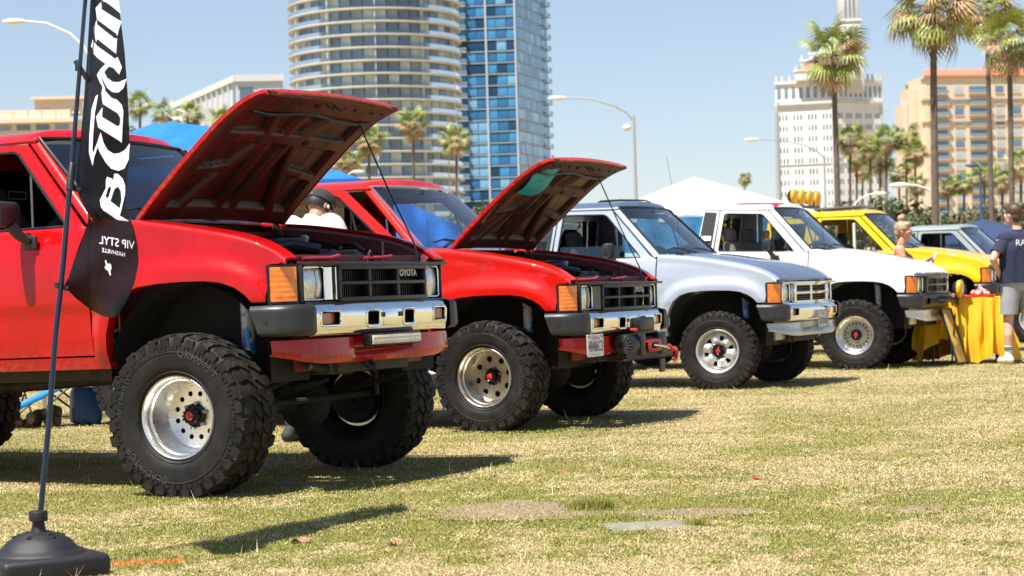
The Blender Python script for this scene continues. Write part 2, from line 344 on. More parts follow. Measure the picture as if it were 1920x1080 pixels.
def make_wheel(parent, loc, steer, R, w, style, left=False, nl=30, text=None, far=False):
    """wheel with its outer face towards local -Y; tyre, rim, hub and nuts are its pieces"""
    rim = 0.206 if style != 'steel' else 0.200
    wh = empty("wheel", loc, (0, 0, steer+(math.pi if left else 0)), parent)
    tyre = put("tyre", tyre_mesh(R, w, rim, nl, 'at' if style == 'steel' else 'mt'), [RUBBER, TREAD], wh, rot=(0, rng.random()*0.2, 0))
    hw = w/2; al = {'mod12': ALLOY, 'mod10': ALLOYD, 'steel': SILVERW, 'mod20': ALLOY}[style]
    def mk():
        b = MB(); lip = -hw*0.80
        dh = {'mod12': 0.035, 'mod10': 0.015, 'steel': -hw*0.42, 'mod20': -0.02}[style]
        prof = [(rim-0.012, -lip), (rim, lip+0.018), (rim+0.008, lip+0.006), (rim+0.009, lip-0.004), (rim+0.002, lip-0.010), (rim-0.006, lip-0.006), (rim-0.012, lip+0.006), (rim-0.016, lip+0.03), (rim-0.022, lip+0.036), (rim-0.026, lip+0.05), (rim-0.032, dh-0.02), (rim-0.042, dh)]
        b.lathe(list(reversed(prof)), 72)
        r1 = rim-0.041
        if style == 'mod12': hs = [circle(0.112*math.cos(a), 0.112*math.sin(a), 0.0135, 14) for a in [2*math.pi*(i+0.5)/12 for i in range(12)]]; r0 = 0.058; vs, fs = disc_panel(r0, r1, hs, dh, dish=0.0)
        elif style == 'mod20': hs = [circle((0.128)*math.cos(a), (0.128)*math.sin(a), 0.0105, 12) for a in [2*math.pi*i/20 for i in range(20)]]; r0 = 0.055; vs, fs = disc_panel(r0, r1, hs, dh)
        elif style == 'mod10': hs = [circle(0.126*math.cos(a), 0.126*math.sin(a), 0.0215, 16) for a in [2*math.pi*(i+0.3)/8 for i in range(8)]]; r0 = 0.06; vs, fs = disc_panel(r0, r1, hs, dh)
        else:
            hs = []
            for i in range(6):
                a = 2*math.pi*(i+0.25)/6; u = (math.cos(a), math.sin(a)); p = (-u[1], u[0])
                hs.append([(u[0]*q+p[0]*s_, u[1]*q+p[1]*s_) for q, s_ in ((0.098, -0.012), (0.142, -0.024), (0.146, 0.024), (0.100, 0.012))])
            r0 = 0.05
            V, F = tri2d(circle(0, 0, r1, 72), [circle(0, 0, r0, 32)]+hs, 0.012)
            rr = np.hypot(V[:, 0], V[:, 1]); an = np.arctan2(V[:, 1], V[:, 0]); lob = np.cos(6*(an-2*math.pi*0.25/6))
            hh = dh-0.028*smooth(0.05, 0.10, rr)*(0.5-0.5*lob)*(1-smooth(0.146, r1-.004, rr))-0.012*np.exp(-((rr-0.095)/0.02)**2)
            vs, fs = shell(np.array((V[:, 0], hh, V[:, 1])).T.copy(), F, 0.006)
        b.add(vs, fs)
        if style in ('mod12', 'mod20'):
            for i in range(24 if style == 'mod12' else 20):
                a = 2*math.pi*(i+0.5)/(24 if style == 'mod12' else 20); b.ball(((0.150)*math.cos(a), dh-0.002, 0.150*math.sin(a)), 0.0045, 8, 5)
        return b.mesh("rim", 35)
    rimo = put("rim", cached(("rim", style, w, left), mk), al, wh)
    dh = {'mod12': 0.035, 'mod10': 0.015, 'steel': -hw*0.42, 'mod20': -0.02}[style]
    def mkb():
        b = MB(); b.lathe([(0.0, hw*0.6), (0.14, hw*0.6), (0.15, hw*0.3), (0.15, dh+0.03), (0.0, dh+0.03)], 32)   # brake drum behind the holes
        return b.mesh("brake_drum")
    put("brake_drum", cached(("drum", style, w), mkb), BLACK, wh)
    if far: return wh
    def mkh():
        b = MB(); d = dh-{'mod12': 0.064, 'mod10': 0.062, 'steel': 0.042, 'mod20': 0.042}[style]
        b.lathe([(0.062, dh), (0.062, dh-0.006), (0.040, dh-0.012), (0.040, d+0.03), (0.037, d+0.02), (0.037, d+0.004), (0.030, d), (0.026, d+0.003), (0.0, d+0.003)][::-1], 32)
        for i in range(12):
            a = 2*math.pi*i/12; b.box((0.036*math.cos(a), d+0.006, 0.036*math.sin(a)), (0.008, 0.018, 0.006), 0.001, (0, -a, 0))
        return b.mesh("hub", 35)
    hub = put("locking_hub", cached(("hub", style, w), mkh), mat("hub_black", (0.02, 0.02, 0.022), rough=0.25, metal=0.7), wh)
    d = dh-{'mod12': 0.064, 'mod10': 0.062, 'steel': 0.042, 'mod20': 0.042}[style]
    def mkc():
        b = MB(); b.lathe([(0.0, d-0.001), (0.019, d-0.001), (0.022, d+0.002), (0.022, d+0.004)], 24); b.box((0, d-0.004, 0), (0.034, 0.006, 0.006), 0.002, (0, 0.6, 0)); return b.mesh("hub_dial")
    put("hub_dial", cached(("dial", style, w), mkc), REDP, wh)
    def mkn():
        b = MB(); b.lathe([(0.0, -0.020), (0.008, -0.019), (0.011, -0.013), (0.012, 0.004)], 6); return b.mesh("lug_nut", 20)
    for i in range(6):
        a = 2*math.pi*(i+0.3)/6; put("lug_nut", cached("nut", mkn), mat("nut_steel", (0.3, 0.29, 0.27), rough=0.3, metal=1), wh, loc=(0.062*math.cos(a), dh-0.006, 0.062*math.sin(a)))
    if text:
        for s, size, rad, phi in text:
            b = ring_text(s, size, rad, phi, -hw*1.0)
            b.build("sidewall_lettering", mat("raised_rubber", (0.045, 0.045, 0.045), rough=0.55), wh, smooth=0)
    return wh
# ------------------------------------------------------------------ pickup trucks
ARCH = [(-.545, .65), (-.540, .74), (-.526, .83), (-.500, .91), (-.455, .980), (-.390, 1.033), (-.30, 1.062), (-.17, 1.074), (-.02, 1.077), (.12, 1.074), (.215, 1.062), (.29, 1.035), (.345, .998), (.380, .957)]
_zp = np.polyfit([-.70, -.55, -.40, -.155, .13, .30, .40, .5, .56], [1.434, 1.425, 1.411, 1.384, 1.335, 1.294, 1.260, 1.210, 1.160], 5)
def zh(x): return np.polyval(_zp, x)
def Yb(z): return np.interp(z, [.60, .72, .82, .93, .952, .962, 1.1, 1.2, 1.3, 1.385], [.785, .81, .823, .829, .830, .840, .840, .835, .822, .800])
def Yside(x, z):
    y = Yb(z); t = np.clip((x-.10)/.40, 0, 1); y = y-.045*t*t
    return y
def fender_map(x, w):
    x = np.asarray(x, float); w = np.asarray(w, float); rz = .075-.025*smooth(.2, .5, x); zs = zh(x)-rz; th = np.clip((w-zs)/.15, 0, 1)
    _t = [0, .12, .22, .30, .38, .46, .56, .7, .85, 1]; ff = np.interp(th, _t, [1, .995, .982, .955, .91, .85, .74, .52, .26, 0]); zf = np.interp(th, _t, [0, .30, .54, .70, .81, .875, .915, .95, .978, 1]); zz = np.where(w < zs, w, zs+rz*zf); yb = Yside(x, np.minimum(w, zs)); yy = .684+(yb-.684)*ff
    d = segdist(np.stack([x, np.minimum(w, zs)], 1), ARCH, False); fl = .034*(1-smooth(.045, .140, d))*smooth(.60, .80, w); yy = yy+fl*(1-th)
    return x, -yy, zz
def belt_map(x, z):
    x = np.asarray(x, float); z = np.asarray(z, float); y = np.where(z < 1.385, Yb(np.minimum(z, 1.385)), .790-(z-1.385)*.275); return x, -y, z
def mirr(vf): return [(x, -y, z) for x, y, z in vf[0]], [tuple(reversed(f)) for f in vf[1]]
def two_sided(key, name, vf_fn, mats, parent, smooth_=40):
    """same pressing for the right and (mirrored) left side: two objects"""
    def mk(s):
        vf = vf_fn(); vf = vf if s == 'R' else mirr(vf); b = MB(); b.add(*vf); return b.mesh(name, smooth_)
    return [put(name, cached((key, s), lambda s=s: mk(s)), mats, parent) for s in 'RL']
REAR_ARCH_X = -3.12

def build_truck(P):
    """P: dict of settings. Local axes: X forward, Y left, Z up, origin on the ground under the front axle"""
    dz = P['dz']; paintm = P['paint']; hood_paint = P.get('hood_paint', paintm); bay = P.get('bay', paintm)
    T = empty(P.get('name', 'pickup_truck'), (P['x'], P['y'], 0), (0, 0, -P['psi']))
    tag(T, P['label'], 'pickup truck', 'lifted pickup trucks parked in a row on the grass')
    # body datum: pitch (nose down positive) and ride height are applied to every body part through this matrix
    pm = Matrix.Translation((0, 0, dz)) @ Matrix.Rotation(P.get('pitch', 0), 4, 'Y')
    start = set(bpy.data.objects)
    body_parts = []
    def fz(fn): pass
    # ---- sheet metal
    def fender():
        xs = np.sort(np.append(np.linspace(-.635, .548, 62), [.4615, .4625])); kn = np.array([0, .06, .12, .17, .22, .26, .30, .34, .38, .42, .46, .51, .56, .63, .70, .85, 1.0])
        zs_ = zh(xs)-(.075-.025*smooth(.2, .5, xs)); lo = [(float(x), float(q)) for x, q in zip(xs, zs_) if x <= .462]
        out = [(-.635, .652)]+lo+[(.462, 1.144), (.458, 1.05), (.450, .957)]+ARCH[::-1]; out[-1] = (-.545, .652)
        V, F = tri2d(out, [], .022); pts = [V]; n0 = len(V); G = []
        for x, q in zip(xs, zs_): t0 = float(smooth(.50, .548, np.array(x)))*.14; w0 = q+.15*t0 if x <= .462 else max(q+.15*t0, 1.1425); w0 = min(w0, 1.1425) if x > .462 and q > 1.1425 else w0; G.append([(x, w0+(q+.15-w0)*k) for k in kn])
        G = np.array(G); nr, nc = G.shape[:2]; F2 = []
        for i in range(nr-1):
            for j in range(nc-1): a_, b_, c_, d_ = n0+i*nc+j, n0+(i+1)*nc+j, n0+(i+1)*nc+j+1, n0+i*nc+j+1; F2 += [(a_, b_, c_), (a_, c_, d_)]
        VV = np.vstack([V, G.reshape(-1, 2)]); FF = np.vstack([F, np.array(F2)]); key = {}; idx = np.zeros(len(VV), int); keep = []
        for i, p in enumerate(np.round(VV, 5)):
            k = (p[0], p[1])
            if k not in key: key[k] = len(keep); keep.append(i)
            idx[i] = key[k]
        VV = VV[keep]; FF = idx[FF]; FF = FF[(FF[:, 0] != FF[:, 1]) & (FF[:, 1] != FF[:, 2]) & (FF[:, 0] != FF[:, 2])]
        return shell(np.array(fender_map(VV[:, 0], VV[:, 1])).T.copy(), FF, .014)
    ft = fender()
    two_sided('fender', 'fender', lambda: ft, paintm, T)
    def lip():   # returned edge of the wheel opening
        P2 = []; A = np.array(resample(ARCH, .03, False)); x, y, z = fender_map(A[:, 0], A[:, 1])
        for k, (dy, dr) in enumerate(((0.001, 0), (.03, -.006), (.06, -.006))): P2.append([(x[i], y[i]+dy, z[i]+dr*0) for i in range(len(A))])
        b = MB(); b.grid(P2); return b.v, b.f
    two_sided('lip', 'wheel_opening_lip', lip, paintm, T)
    WIN = [(-.815, 1.402), (-1.215, 1.808), (-1.250, 1.824), (-1.66, 1.830), (-1.685, 1.815), (-1.715, 1.41), (-1.70, 1.40)]
    def door(): return panel([(-.648, .722), (-.648, 1.384), (-.700, 1.395), (-1.165, 1.862), (-1.735, 1.868), (-1.765, 1.40), (-1.775, 1.30), (-1.775, .722)], [WIN], belt_map, .03, .016, flip=False)
    dR, dL = two_sided('door', 'door', door, paintm, T)
    doors = (dR, dL)
    def rocker(): return panel([(-.560, .650), (-.645, .712), (-1.775, .712), (-1.98, .712), (-1.98, .650)], [], belt_map, .04, .02, flip=False)
    two_sided('rocker', 'rocker_panel', rocker, paintm, T)
    ext = P.get('extra', 0.0); xr = -1.985-ext
    def quarter():
        o = [(-1.785, .722), (-1.785, 1.40), (-1.748, 1.872), (-1.93-ext, 1.872), (xr, 1.40), (xr, .722)]
        h = [[(-1.93, 1.43), (-1.885, 1.80), (-1.93-ext+.06, 1.80), (xr+.09, 1.43)]] if ext else []
        return panel(o, h, belt_map, .04, .016, flip=False)
    two_sided(('quarter', ext), 'cab_corner', quarter, paintm, T)
    if P.get('vent', True) and not ext:
        def vent(): return panel([(-1.805, 1.42), (-1.778, 1.845), (-1.925, 1.850), (-1.968, 1.42)], [], lambda x, z: (x, belt_map(x, z)[1]-.006, z), .05, .005, flip=False)
        vv = two_sided('vent', 'pillar_vent_trim', vent, PLAST, T)
        b = MB()
        for i in range(9): b.box((-1.90+.002*i, -.0-float(-belt_map([0], [1.45+.016*i])[1][0])-.010, 1.45+.016*i), (.10, .006, .007), .002)
        b.build('vent_louvres', PLASTG, vv[0])
    # A pillars and roof rails as one pressing per side
    def pillar():
        b = MB(); P2 = []
        for t in np.linspace(0, 1, 12):
            lo = np.array((-.672+t*(-1.158+.672), -.800+.02*t, 1.397+t*(1.874-1.397))); lo[1] = -(.787-(lo[2]-1.385)*.275)-.002
            hi = np.array((-.640+t*(-1.132+.640), -.718+t*.105, 1.415+t*(1.893-1.415)))
            row = []
            for k in np.linspace(0, 1, 6):
                p = lo*(1-k)+hi*k; p = p+np.array((.018, -.010, .016))*math.sin(math.pi*k); row.append(tuple(p))
            P2.append(row)
        b.grid(P2, flip=True)
        for c in (0, -1):    # returns
            Q = [[r[c] for r in P2], [tuple(np.array(r[c])+np.array((-.02, .03, -.01))) for r in P2]]; b.grid(Q, flip=(c == -1))
        return b.v, b.f
    two_sided('pillar', 'windscreen_pillar', pillar, paintm, T)
    def roof():
        b = MB(); xs = np.linspace(0, 1, 26); ys = np.linspace(-1, 1, 33); rows = []
        for t in xs:
            row = []
            for s in ys:
                y = .652*math.copysign(abs(s)**.92, s); e = abs(s)
                xf = -1.080-.045*e**2.0-.016*e**8; xb = -1.915-ext; x = xf+(xb-xf)*t
                z = 1.968-.032*e**2-.048*e**9; fr = smooth(0, .07, t); z -= .058*(1-fr)**2*(1-.35*e**2); z -= .012*smooth(.93, 1, t)
                row.append((x, y, float(z)))
            rows.append(row)
        b.grid(rows, flip=False)
        V = np.array(b.v); F = np.array([(f[0], f[1], f[2]) for f in b.f]+[(f[0], f[2], f[3]) for f in b.f])
        return shell(V, F, .02, flip=False)
    def mkroof(): b = MB(); b.add(*roof()); return b.mesh('roof', 40)
    roofo = put('roof', cached(('roof', ext), mkroof), P.get('roof_paint', paintm), T)
    # side rails between door frame and roof
    def rail():
        b = MB(); P2 = []
        for x in np.linspace(-1.10, -1.93-ext, 10):
            P2.append([(x, -.648-.012*math.sin(k*math.pi)-.010*(1-k), 1.867+k*(.026)) for k in (0, .5, 1)])
        b.grid(P2, flip=True); return b.v, b.f
    two_sided(('rail', ext), 'drip_rail', rail, paintm, T)
    def backwall():
        vf = panel([(-.77, .70), (-.785, 1.385), (-.655, 1.87), (0, 1.90), (.655, 1.87), (.785, 1.385), (.77, .70)], [rrect(-.60, 1.44, .60, 1.80, .05)], lambda y, z: (xr+np.where(z > 1.385, (z-1.385)*.13, 0)+.01, y, z), .06, .012, flip=True); b = MB(); b.add(*vf); return b.mesh('cab_back_wall')
    put('cab_back_wall', cached(('bw', ext), backwall), paintm, T)
    def bglass(): b = MB(); b.add(*panel(rrect(-.605, 1.435, .605, 1.805, .05), [], lambda y, z: (xr+.02+(z-1.385)*.13, y, z), .2, .004)); return b.mesh('rear_window')
    put('rear_window', cached(('bg', ext), bglass), P.get('rearglass', GLASS), T)
    # windscreen
    def wscr():
        b = MB(); rows = []
        for t in np.linspace(0, 1, 9):
            row = []
            for s in np.linspace(-1, 1, 17):
                hw_ = .714+(.614-.714)*t; x = -.628+(-1.125+.628)*t+.055*(1-s*s); z = 1.418+(1.893-1.418)*t+.012*(1-s*s)*t; row.append((x, s*hw_, z))
            rows.append(row)
        b.grid(rows); return b.mesh('windscreen')
    ws = put('windscreen', cached('ws', wscr), P.get('glass', GLASS), T)
    def wseal():
        b = MB(); e = []
        for t in np.linspace(0, 1, 9): e.append((-.626+(-1.123+.626)*t, -(.714+(.614-.714)*t), 1.420+.475*t))
        for s in np.linspace(-1, 1, 13)[1:]: e.append((-1.123+.055*(1-s*s), s*.614, 1.895+.012*(1-s*s)))
        for t in np.linspace(1, 0, 9)[1:]: e.append((-.626+(-1.123+.626)*t, (.714+(.614-.714)*t), 1.420+.475*t))
        for s in np.linspace(1, -1, 13)[1:-1]: e.append((-.626+.055*(1-s*s), s*.712, 1.420))
        b.tube(e, .011, 6, closed=True); return b.mesh('windscreen_seal')
    put('seal', cached('wseal', wseal), P.get('seal', PLASTG), ws)
    for s in (-1, 1):   # wipers
        b = MB(); y0 = -.35 if s < 0 else .18
        b.tube([(-.555, y0+.30, 1.44), (-.60, y0+.10, 1.475), (-.615, y0-.10, 1.49)], .008, 6); b.tube([(-.60, y0-.28, 1.468), (-.612, y0-.10, 1.494), (-.60, y0+.16, 1.478)], .007, 6); b.build('wiper', PLASTG, ws)
    # door furniture
    b = MB(); b.add(*panel([(x, z) for x, z in WIN], [], lambda x, z: (x, belt_map(x, z)[1]+.012, z), .2, .003))
    wl = P.get('window', 'down')
    def gl_vf(top):
        o = [(-.80, 1.39), (-1.20, 1.81), (-1.25, 1.829), (-1.665, 1.835), (-1.72, 1.39)] if top is None else [(-.80, 1.39), (-.80-(top-1.39)*.98, top), (-1.712, top), (-1.72, 1.39)]
        return panel(o, [], lambda x, z: (x, belt_map(x, z)[1]+.012, z), .2, .003)
    for s, dd in ((-1, dR), (1, dL)):
        h = P.get('win_r' if s < 0 else 'win_l', 'open')
        if h != 'open':
            vf = gl_vf(None if h == 'shut' else h); vf = vf if s < 0 else mirr(vf); b = MB(); b.add(*vf); b.build('door_glass', P.get('sideglass', GLASS), dd)
        b = MB(); e = [(x, -float(belt_map([x], [z])[1][0])*-1-0, z) for x, z in resample(WIN, .08)]
        e = [(x, (float(belt_map([x], [z])[1][0])-.002)*(-s), z) for x, z in resample(WIN, .08)]
        b.tube(e, .008, 5, closed=True); b.build('window_seal', PLASTG, dd)
        # vent-window divider
        b = MB(); zt = 1.74; b.tube([(-1.05, float(belt_map([0], [1.40])[1][0]+.010)*(-s), 1.40), (-1.13, float(belt_map([0], [zt])[1][0]+.010)*(-s), zt)], .009, 5); b.build('vent_divider', PLASTG, dd)
        # mirror
        b = MB(); my = s*.955
        b.box((-1.075, my, 1.475), (.075, .185, .135), .028, (0, 0, -s*.10)); b.tube([(-1.06, s*.935, 1.42), (-1.04, s*.90, 1.365), (-1.02, s*.855, 1.335)], [.035, .028, .026], 8); b.box((-1.02, s*.838, 1.325), (.095, .022, .070), .010, (0, 0, 0)); b.build('mirror', PLAST, dd)
        if s < 0:
            b = MB(); b.box((-1.66, -.838, 1.22), (.15, .028, .032), .008); b.build('door_handle', CHROME if P.get('chrome_handle') else PLAST, dd)
        b = MB(); x0 = -.70   # crease trim of the door skin, a pressed line
    # ---- hood (hinged at its rear edge)
    HX, HZ = -.462, float(zh(-.462))
    ang = P.get('hood', 0.0)
    hoodE = empty('hood', (HX, 0, HZ), (0, -R_(ang), 0), T)
    def hxz(x, y):
        e = np.abs(y)/.68; xo = x; z = zh(x)+.028*(1-e**2)-.006*np.exp(-((e-.62)/.05)**2)-.004
        return z
    def hood_skin():
        V, F = tri2d([(-.46, -.672), (.50, -.672), (.538, -.655), (.560, -.45), (.570, 0), (.560, .45), (.538, .655), (.50, .672), (-.46, .672), (-.462, 0)], [], .035)
        x, y = V[:, 0], V[:, 1]; z = hxz(x, y); return shell(np.stack([x-HX, y, z-HZ], 1), F, .006, flip=False)
    def mkhs(): b = MB(); b.add(*hood_skin()); return b.mesh('hood_skin')
    put('hood_skin', cached('hoodskin', mkhs), hood_paint, hoodE)
    def mkhl():   # rolled edge of the skin
        b = MB()
        e = [(-.46, -.672), (.50, -.672), (.538, -.655), (.560, -.45), (.570, 0), (.560, .45), (.538, .655), (.50, .672), (-.46, .672)]
        e = resample(e, .05, False); x = np.array([p[0] for p in e]); y = np.array([p[1] for p in e]); z = hxz(x, y)
        b.grid([[(x[i]-HX, y[i], z[i]-HZ-.001) for i in range(len(e))], [(x[i]-HX-.004*(x[i] > .5), y[i]*.997, z[i]-HZ-.022) for i in range(len(e))], [(x[i]-HX-.012*(x[i] > .5), y[i]*.975, z[i]-HZ-.026) for i in range(len(e))]]); return b.mesh('hood_edge')
    put('hood_edge', cached('hoodedge', mkhl), hood_paint, hoodE)
    if ang:
        def under():
            n1, n2 = 130, 160; xs = np.linspace(-.455, .548, n1); ys = np.linspace(-.655, .655, n2); X, Y = np.meshgrid(xs, ys, indexing='ij'); Y = Y*(1-.03*smooth(.45, .55, X))
            t = (X+.46)/1.02; G = np.stack([t.ravel(), Y.ravel()], 1)
            def rb(a, c, wd):
                return segdist(G, [a, c], False).reshape(t.shape)/wd
            segs = [((.05, -.60), (.05, .60), .075), ((.05, -.60), (.95, -.58), .055), ((.05, .60), (.95, .58), .055), ((.89, -.60), (.89, .60), .085), ((.62, -.60), (.62, .60), .040),
                    ((.62, -.14), (.08, -.42), .032), ((.62, .14), (.08, .42), .032), ((.62, -.10), (.08, -.06), .030), ((.62, .10), (.08, .06), .030), ((.62, -.16), (.90, -.32), .030), ((.62, .16), (.90, .32), .030), ((.62, 0), (.90, 0), .028), ((.36, -.60), (.40, -.28), .026), ((.36, .60), (.40, .28), .026)]
            d = np.full(t.shape, 9.)
            for a, c, wd in segs: d = np.minimum(d, rb(a, c, wd))
            rise = 1-smooth(.75, 1.35, d)                      # 1 on ribs
            Z = hxz(X, Y)-.010-.034*rise*(1-smooth(.93, 1.0, np.maximum(np.abs(Y)/.655, np.abs(t-.5)*2)))
            b = MB(); b.grid([[(X[i, j]-HX, Y[i, j], Z[i, j]-HZ) for j in range(n2)] for i in range(n1)], flip=True)
            rise_a = rise.ravel(); seam = np.clip(1.35*np.exp(-((d-1.24)/.20)**4), 0, 1).ravel(); me = b.mesh('hood_inner_frame', 70); at = me.attributes.new('seam', 'FLOAT', 'POINT'); at.data.foreach_set('value', seam.astype(np.float32)); a2 = me.attributes.new('rib', 'FLOAT', 'POINT'); a2.data.foreach_set('value', rise_a.astype(np.float32)); return me
        put('inner_frame', cached('hoodunder', under), P['under'], hoodE)
        for y, r in ((-.52, .014), (-.40, .016), (-.30, .009), (-.22, .017), (-.06, .024), (.10, .015), (.20, .009), (.30, .016), (.46, .015), (.56, .010)):
            x = .475; z = float(hxz(np.array(x), np.array(y)))-.046; b = MB(); b.cyl((x-HX, y, z-HZ-.001), (x-HX, y, z-HZ+.012), r, n=14); b.build('access_hole', mat('hole_dark', (0.006, 0.004, 0.004), rough=0.9), hoodE)
        for y in (-.22, .22):
            x = .17; b = MB(); b.box((x-HX, y, float(hxz(np.array(x), np.array(y)))-.046-HZ), (.03, .05, .006), .002); b.build('access_hole', mat('hole_dark', (0.006, 0.004, 0.004), rough=0.9), hoodE)
        b = MB(); b.tube([(.375-HX+.012*math.cos(y*9), y, float(hxz(np.array(.375), np.array(y)))-.050-HZ) for y in np.linspace(-.56, .56, 24)], .010, 6); b.build('rubber_seal', PLASTG, hoodE)
        b = MB(); b.tube([(.50-HX, -.05, float(zh(.5))-.03-HZ), (.50-HX, -.05, float(zh(.5))-.10-HZ), (.50-HX, .03, float(zh(.5))-.10-HZ), (.50-HX, .03, float(zh(.5))-.03-HZ)], .006, 6); b.build('latch_striker', STEEL, hoodE)
        # hinges and the prop rod belong to the body
        for s in (-1, 1):
            b = MB(); b.box((-.43, s*.60, HZ-.055), (.045, .018, .13), .005, (0, -.5, 0)); b.build('hood_hinge', bay, T)
        # rod from the radiator support to the front frame of the hood
        a = R_(ang); q = Vector((.83*1.0, .47, 0)); hx, hzv = .84, float(hxz(np.array(.38), np.array(.47)))-.045-HZ
        top = Vector((HX+hx*math.cos(a)-hzv*math.sin(a), .47, HZ+hx*math.sin(a)+hzv*math.cos(a)))
        b = MB(); b.tube([(.535, .52, 1.15), (.52, .515, 1.25), top*.5+Vector((.528, .518, 1.20))*.5, top], .0050, 6); b.build('prop_rod', PLASTG, T)
    # ---- cowl, fire wall, inner wings, radiator support
    b = MB(); b.grid([[(x, y, 1.408+.012*(1-(y/.72)**2)-.012*((x+.64)/.2)) for y in np.linspace(-.70, .70, 13)] for x in (-.66, -.60, -.53, -.47)], flip=True); b.build('cowl', paintm, T)
    b = MB(); b.box((-.60, 0, 1.06), (.03, 1.30, .74), .01); b.box((-.535, 0, 1.355), (.12, 1.30, .03), .01); b.build('firewall', bay, T)
    if ang:
        b = MB(); b.box((-.583, -.30, 1.30), (.004, .07, .10), 0); b.build('data_plate', mat('foil_plate', (.55, .55, .53), rough=.4, metal=.5), T)
    for s in (-1, 1):
        b = MB(); rows = []
        for x in np.linspace(-.585, .52, 14): rows.append([(x, s*.672, float(zh(x))-.020), (x, s*.640, float(zh(x))-.035), (x, s*.632, float(zh(x))-.09), (x, s*.60, float(zh(x))-.15), (x, s*.47, float(zh(x))-.17)])
        b.grid(rows, flip=(s < 0)); b.build('inner_wing', bay, T)
    b = MB(); b.box((.500, 0, 1.135), (.07, 1.30, .030), .006); b.box((.470, 0, 1.165), (.03, 1.22, .045), .006); b.box((.46, 0, .86), (.03, 1.24, .52), .01); b.build('radiator_support', bay, T)
    if ang:
        b = MB()
        b.tube([(.50, -.56, 1.168), (.505, -.30, 1.172), (.50, -.22, 1.185)], .009, 6); b.build('support_bracket', paintm, T)
        b = MB(); b.tube([(.50, .02, 1.17), (.505, .20, 1.175), (.50, .30, 1.183)], .008, 6); b.build('support_bracket', paintm, T)
        b = MB(); b.tube([(.49, .07, 1.15), (.495, .085, 1.20), (.49, .10, 1.21), (.49, .115, 1.20), (.495, .12, 1.15)], .007, 6); b.cyl((.495, .22, 1.15), (.495, .225, 1.26), .006, n=6); b.build('hood_latch', STEEL, T)
        e = empty('engine', (0, 0, -.055), parent=T)
        b = MB(); b.box((.02, .04, 1.02), (.66, .46, .42), .03); b.box((.02, .02, 1.245), (.52, .22, .075), .02); b.build('block', mat('engine_dark', (.012, .012, .013), rough=.5, metal=.4, var=.3), e)
        b = MB(); b.lathe([(0, .055), (.15, .05), (.165, .035), (.165, -.03), (.15, -.04), (0, -.04)], 32, M=Matrix.Translation((.02, -.06, 1.315)) @ Matrix.Rotation(R_(90), 4, 'X')); b.build('air_cleaner', mat('air_cleaner_blue', (.02, .03, .05), rough=.2, metal=.8), e, fixn=True)
        b = MB(); b.box((.33, .16, 1.215), (.06, .62, .07), .02); b.build('radiator_tank', mat('radiator_black', (.006, .006, .007), rough=.45), e)
        b = MB(); b.box((.26, -.46, 1.15), (.22, .17, .19), .012); b.build('battery', PLASTG, e)
        b = MB(); b.tube([(.30, -.10, 1.28), (.22, -.22, 1.31), (.10, -.30, 1.29), (-.05, -.33, 1.24)], .028, 8); b.tube([(.33, .30, 1.27), (.20, .40, 1.315), (.0, .44, 1.32), (-.22, .36, 1.33)], .014, 6); b.tube([(.34, .05, 1.29), (.10, .18, 1.335), (-.2, .20, 1.34), (-.4, .22, 1.33)], .012, 6); b.tube([(.40, .48, 1.22), (.22, .50, 1.29), (.0, .52, 1.31)], .010, 6); b.build('hoses', PLASTG, e)
        b = MB(); b.box((.10, .50, 1.22), (.16, .10, .14), .02); b.cyl((-.20, .48, 1.2), (-.20, .48, 1.33), .045, n=14); b.box((-.35, .40, 1.30), (.12, .10, .10), .02); b.build('fluid_reservoir', mat('cloudy_plastic', (.16, .16, .14), rough=.5, var=.2), e)
    # ---- front face
    GZ0, GZ1 = .945, 1.132
    style = P.get('front', 'early')
    if style == 'early':
        g = empty('grille', parent=T); YG = .425; b = MB()
        GP = P.get('grille_mat', PLASTG)
        for z in (GZ0+.012, (GZ0+GZ1)/2, GZ1-.014): b.box((.612, 0, z), (.055, 2*YG+.02, .024 if z != (GZ0+GZ1)/2 else .020), .006)
        for y in (-YG, -YG/3, YG/3, YG): b.box((.609, y, (GZ0+GZ1)/2), (.050, .026, GZ1-GZ0-.006), .006)
        b.box((.585, 0, GZ1+.004), (.10, 1.36, .016), .006); b.box((.575, 0, GZ0-.006), (.075, 1.36, .016), .006)
        for s in (-1, 1): b.box((.560, s*.688, (GZ0+GZ1)/2), (.045, .016, GZ1-GZ0), .005)
        b.build('grille_frame', GP, g)
        b = MB(); b.box((.53, 0, (GZ0+GZ1)/2), (.02, 2*YG, GZ1-GZ0-.01), 0); b.build('grille_back', BLACK, g)
        def slat(): b = MB(); b.box((0, 0, 0), (.03, .0045, (GZ1-GZ0)/2-.03), 0); return b.mesh('slat')
        for c in range(3):
            for r in range(2):
                for k in range(11): put('slat', cached('slatA', slat), PLASTG, g, loc=(.568, -YG+(c+.5)*2*YG/3+(k-5)*.0205, GZ0+.052+r*.086))
        b = MB(); b.box((.600, YG*2/3-.01, GZ1-.046), (.006, .155, .040), .002); pl = b.build('badge_plate', BLACK, g)
        vs, fs = text_mesh("TOYOTA", .050, .0015, "CENTER", 1.02, .022); b = MB(); M = Matrix.Translation((.606, YG*2/3-.01, GZ1-.046)) @ Matrix(((0, 0, 1, 0), (1, 0, 0, 0), (0, 1, 0, 0), (0, 0, 0, 1))); b.add(vs, fs, 0, M); b.build('badge_lettering', mat('badge_silver', (.62, .62, .60), rough=.35, metal=.4), g, smooth=0)
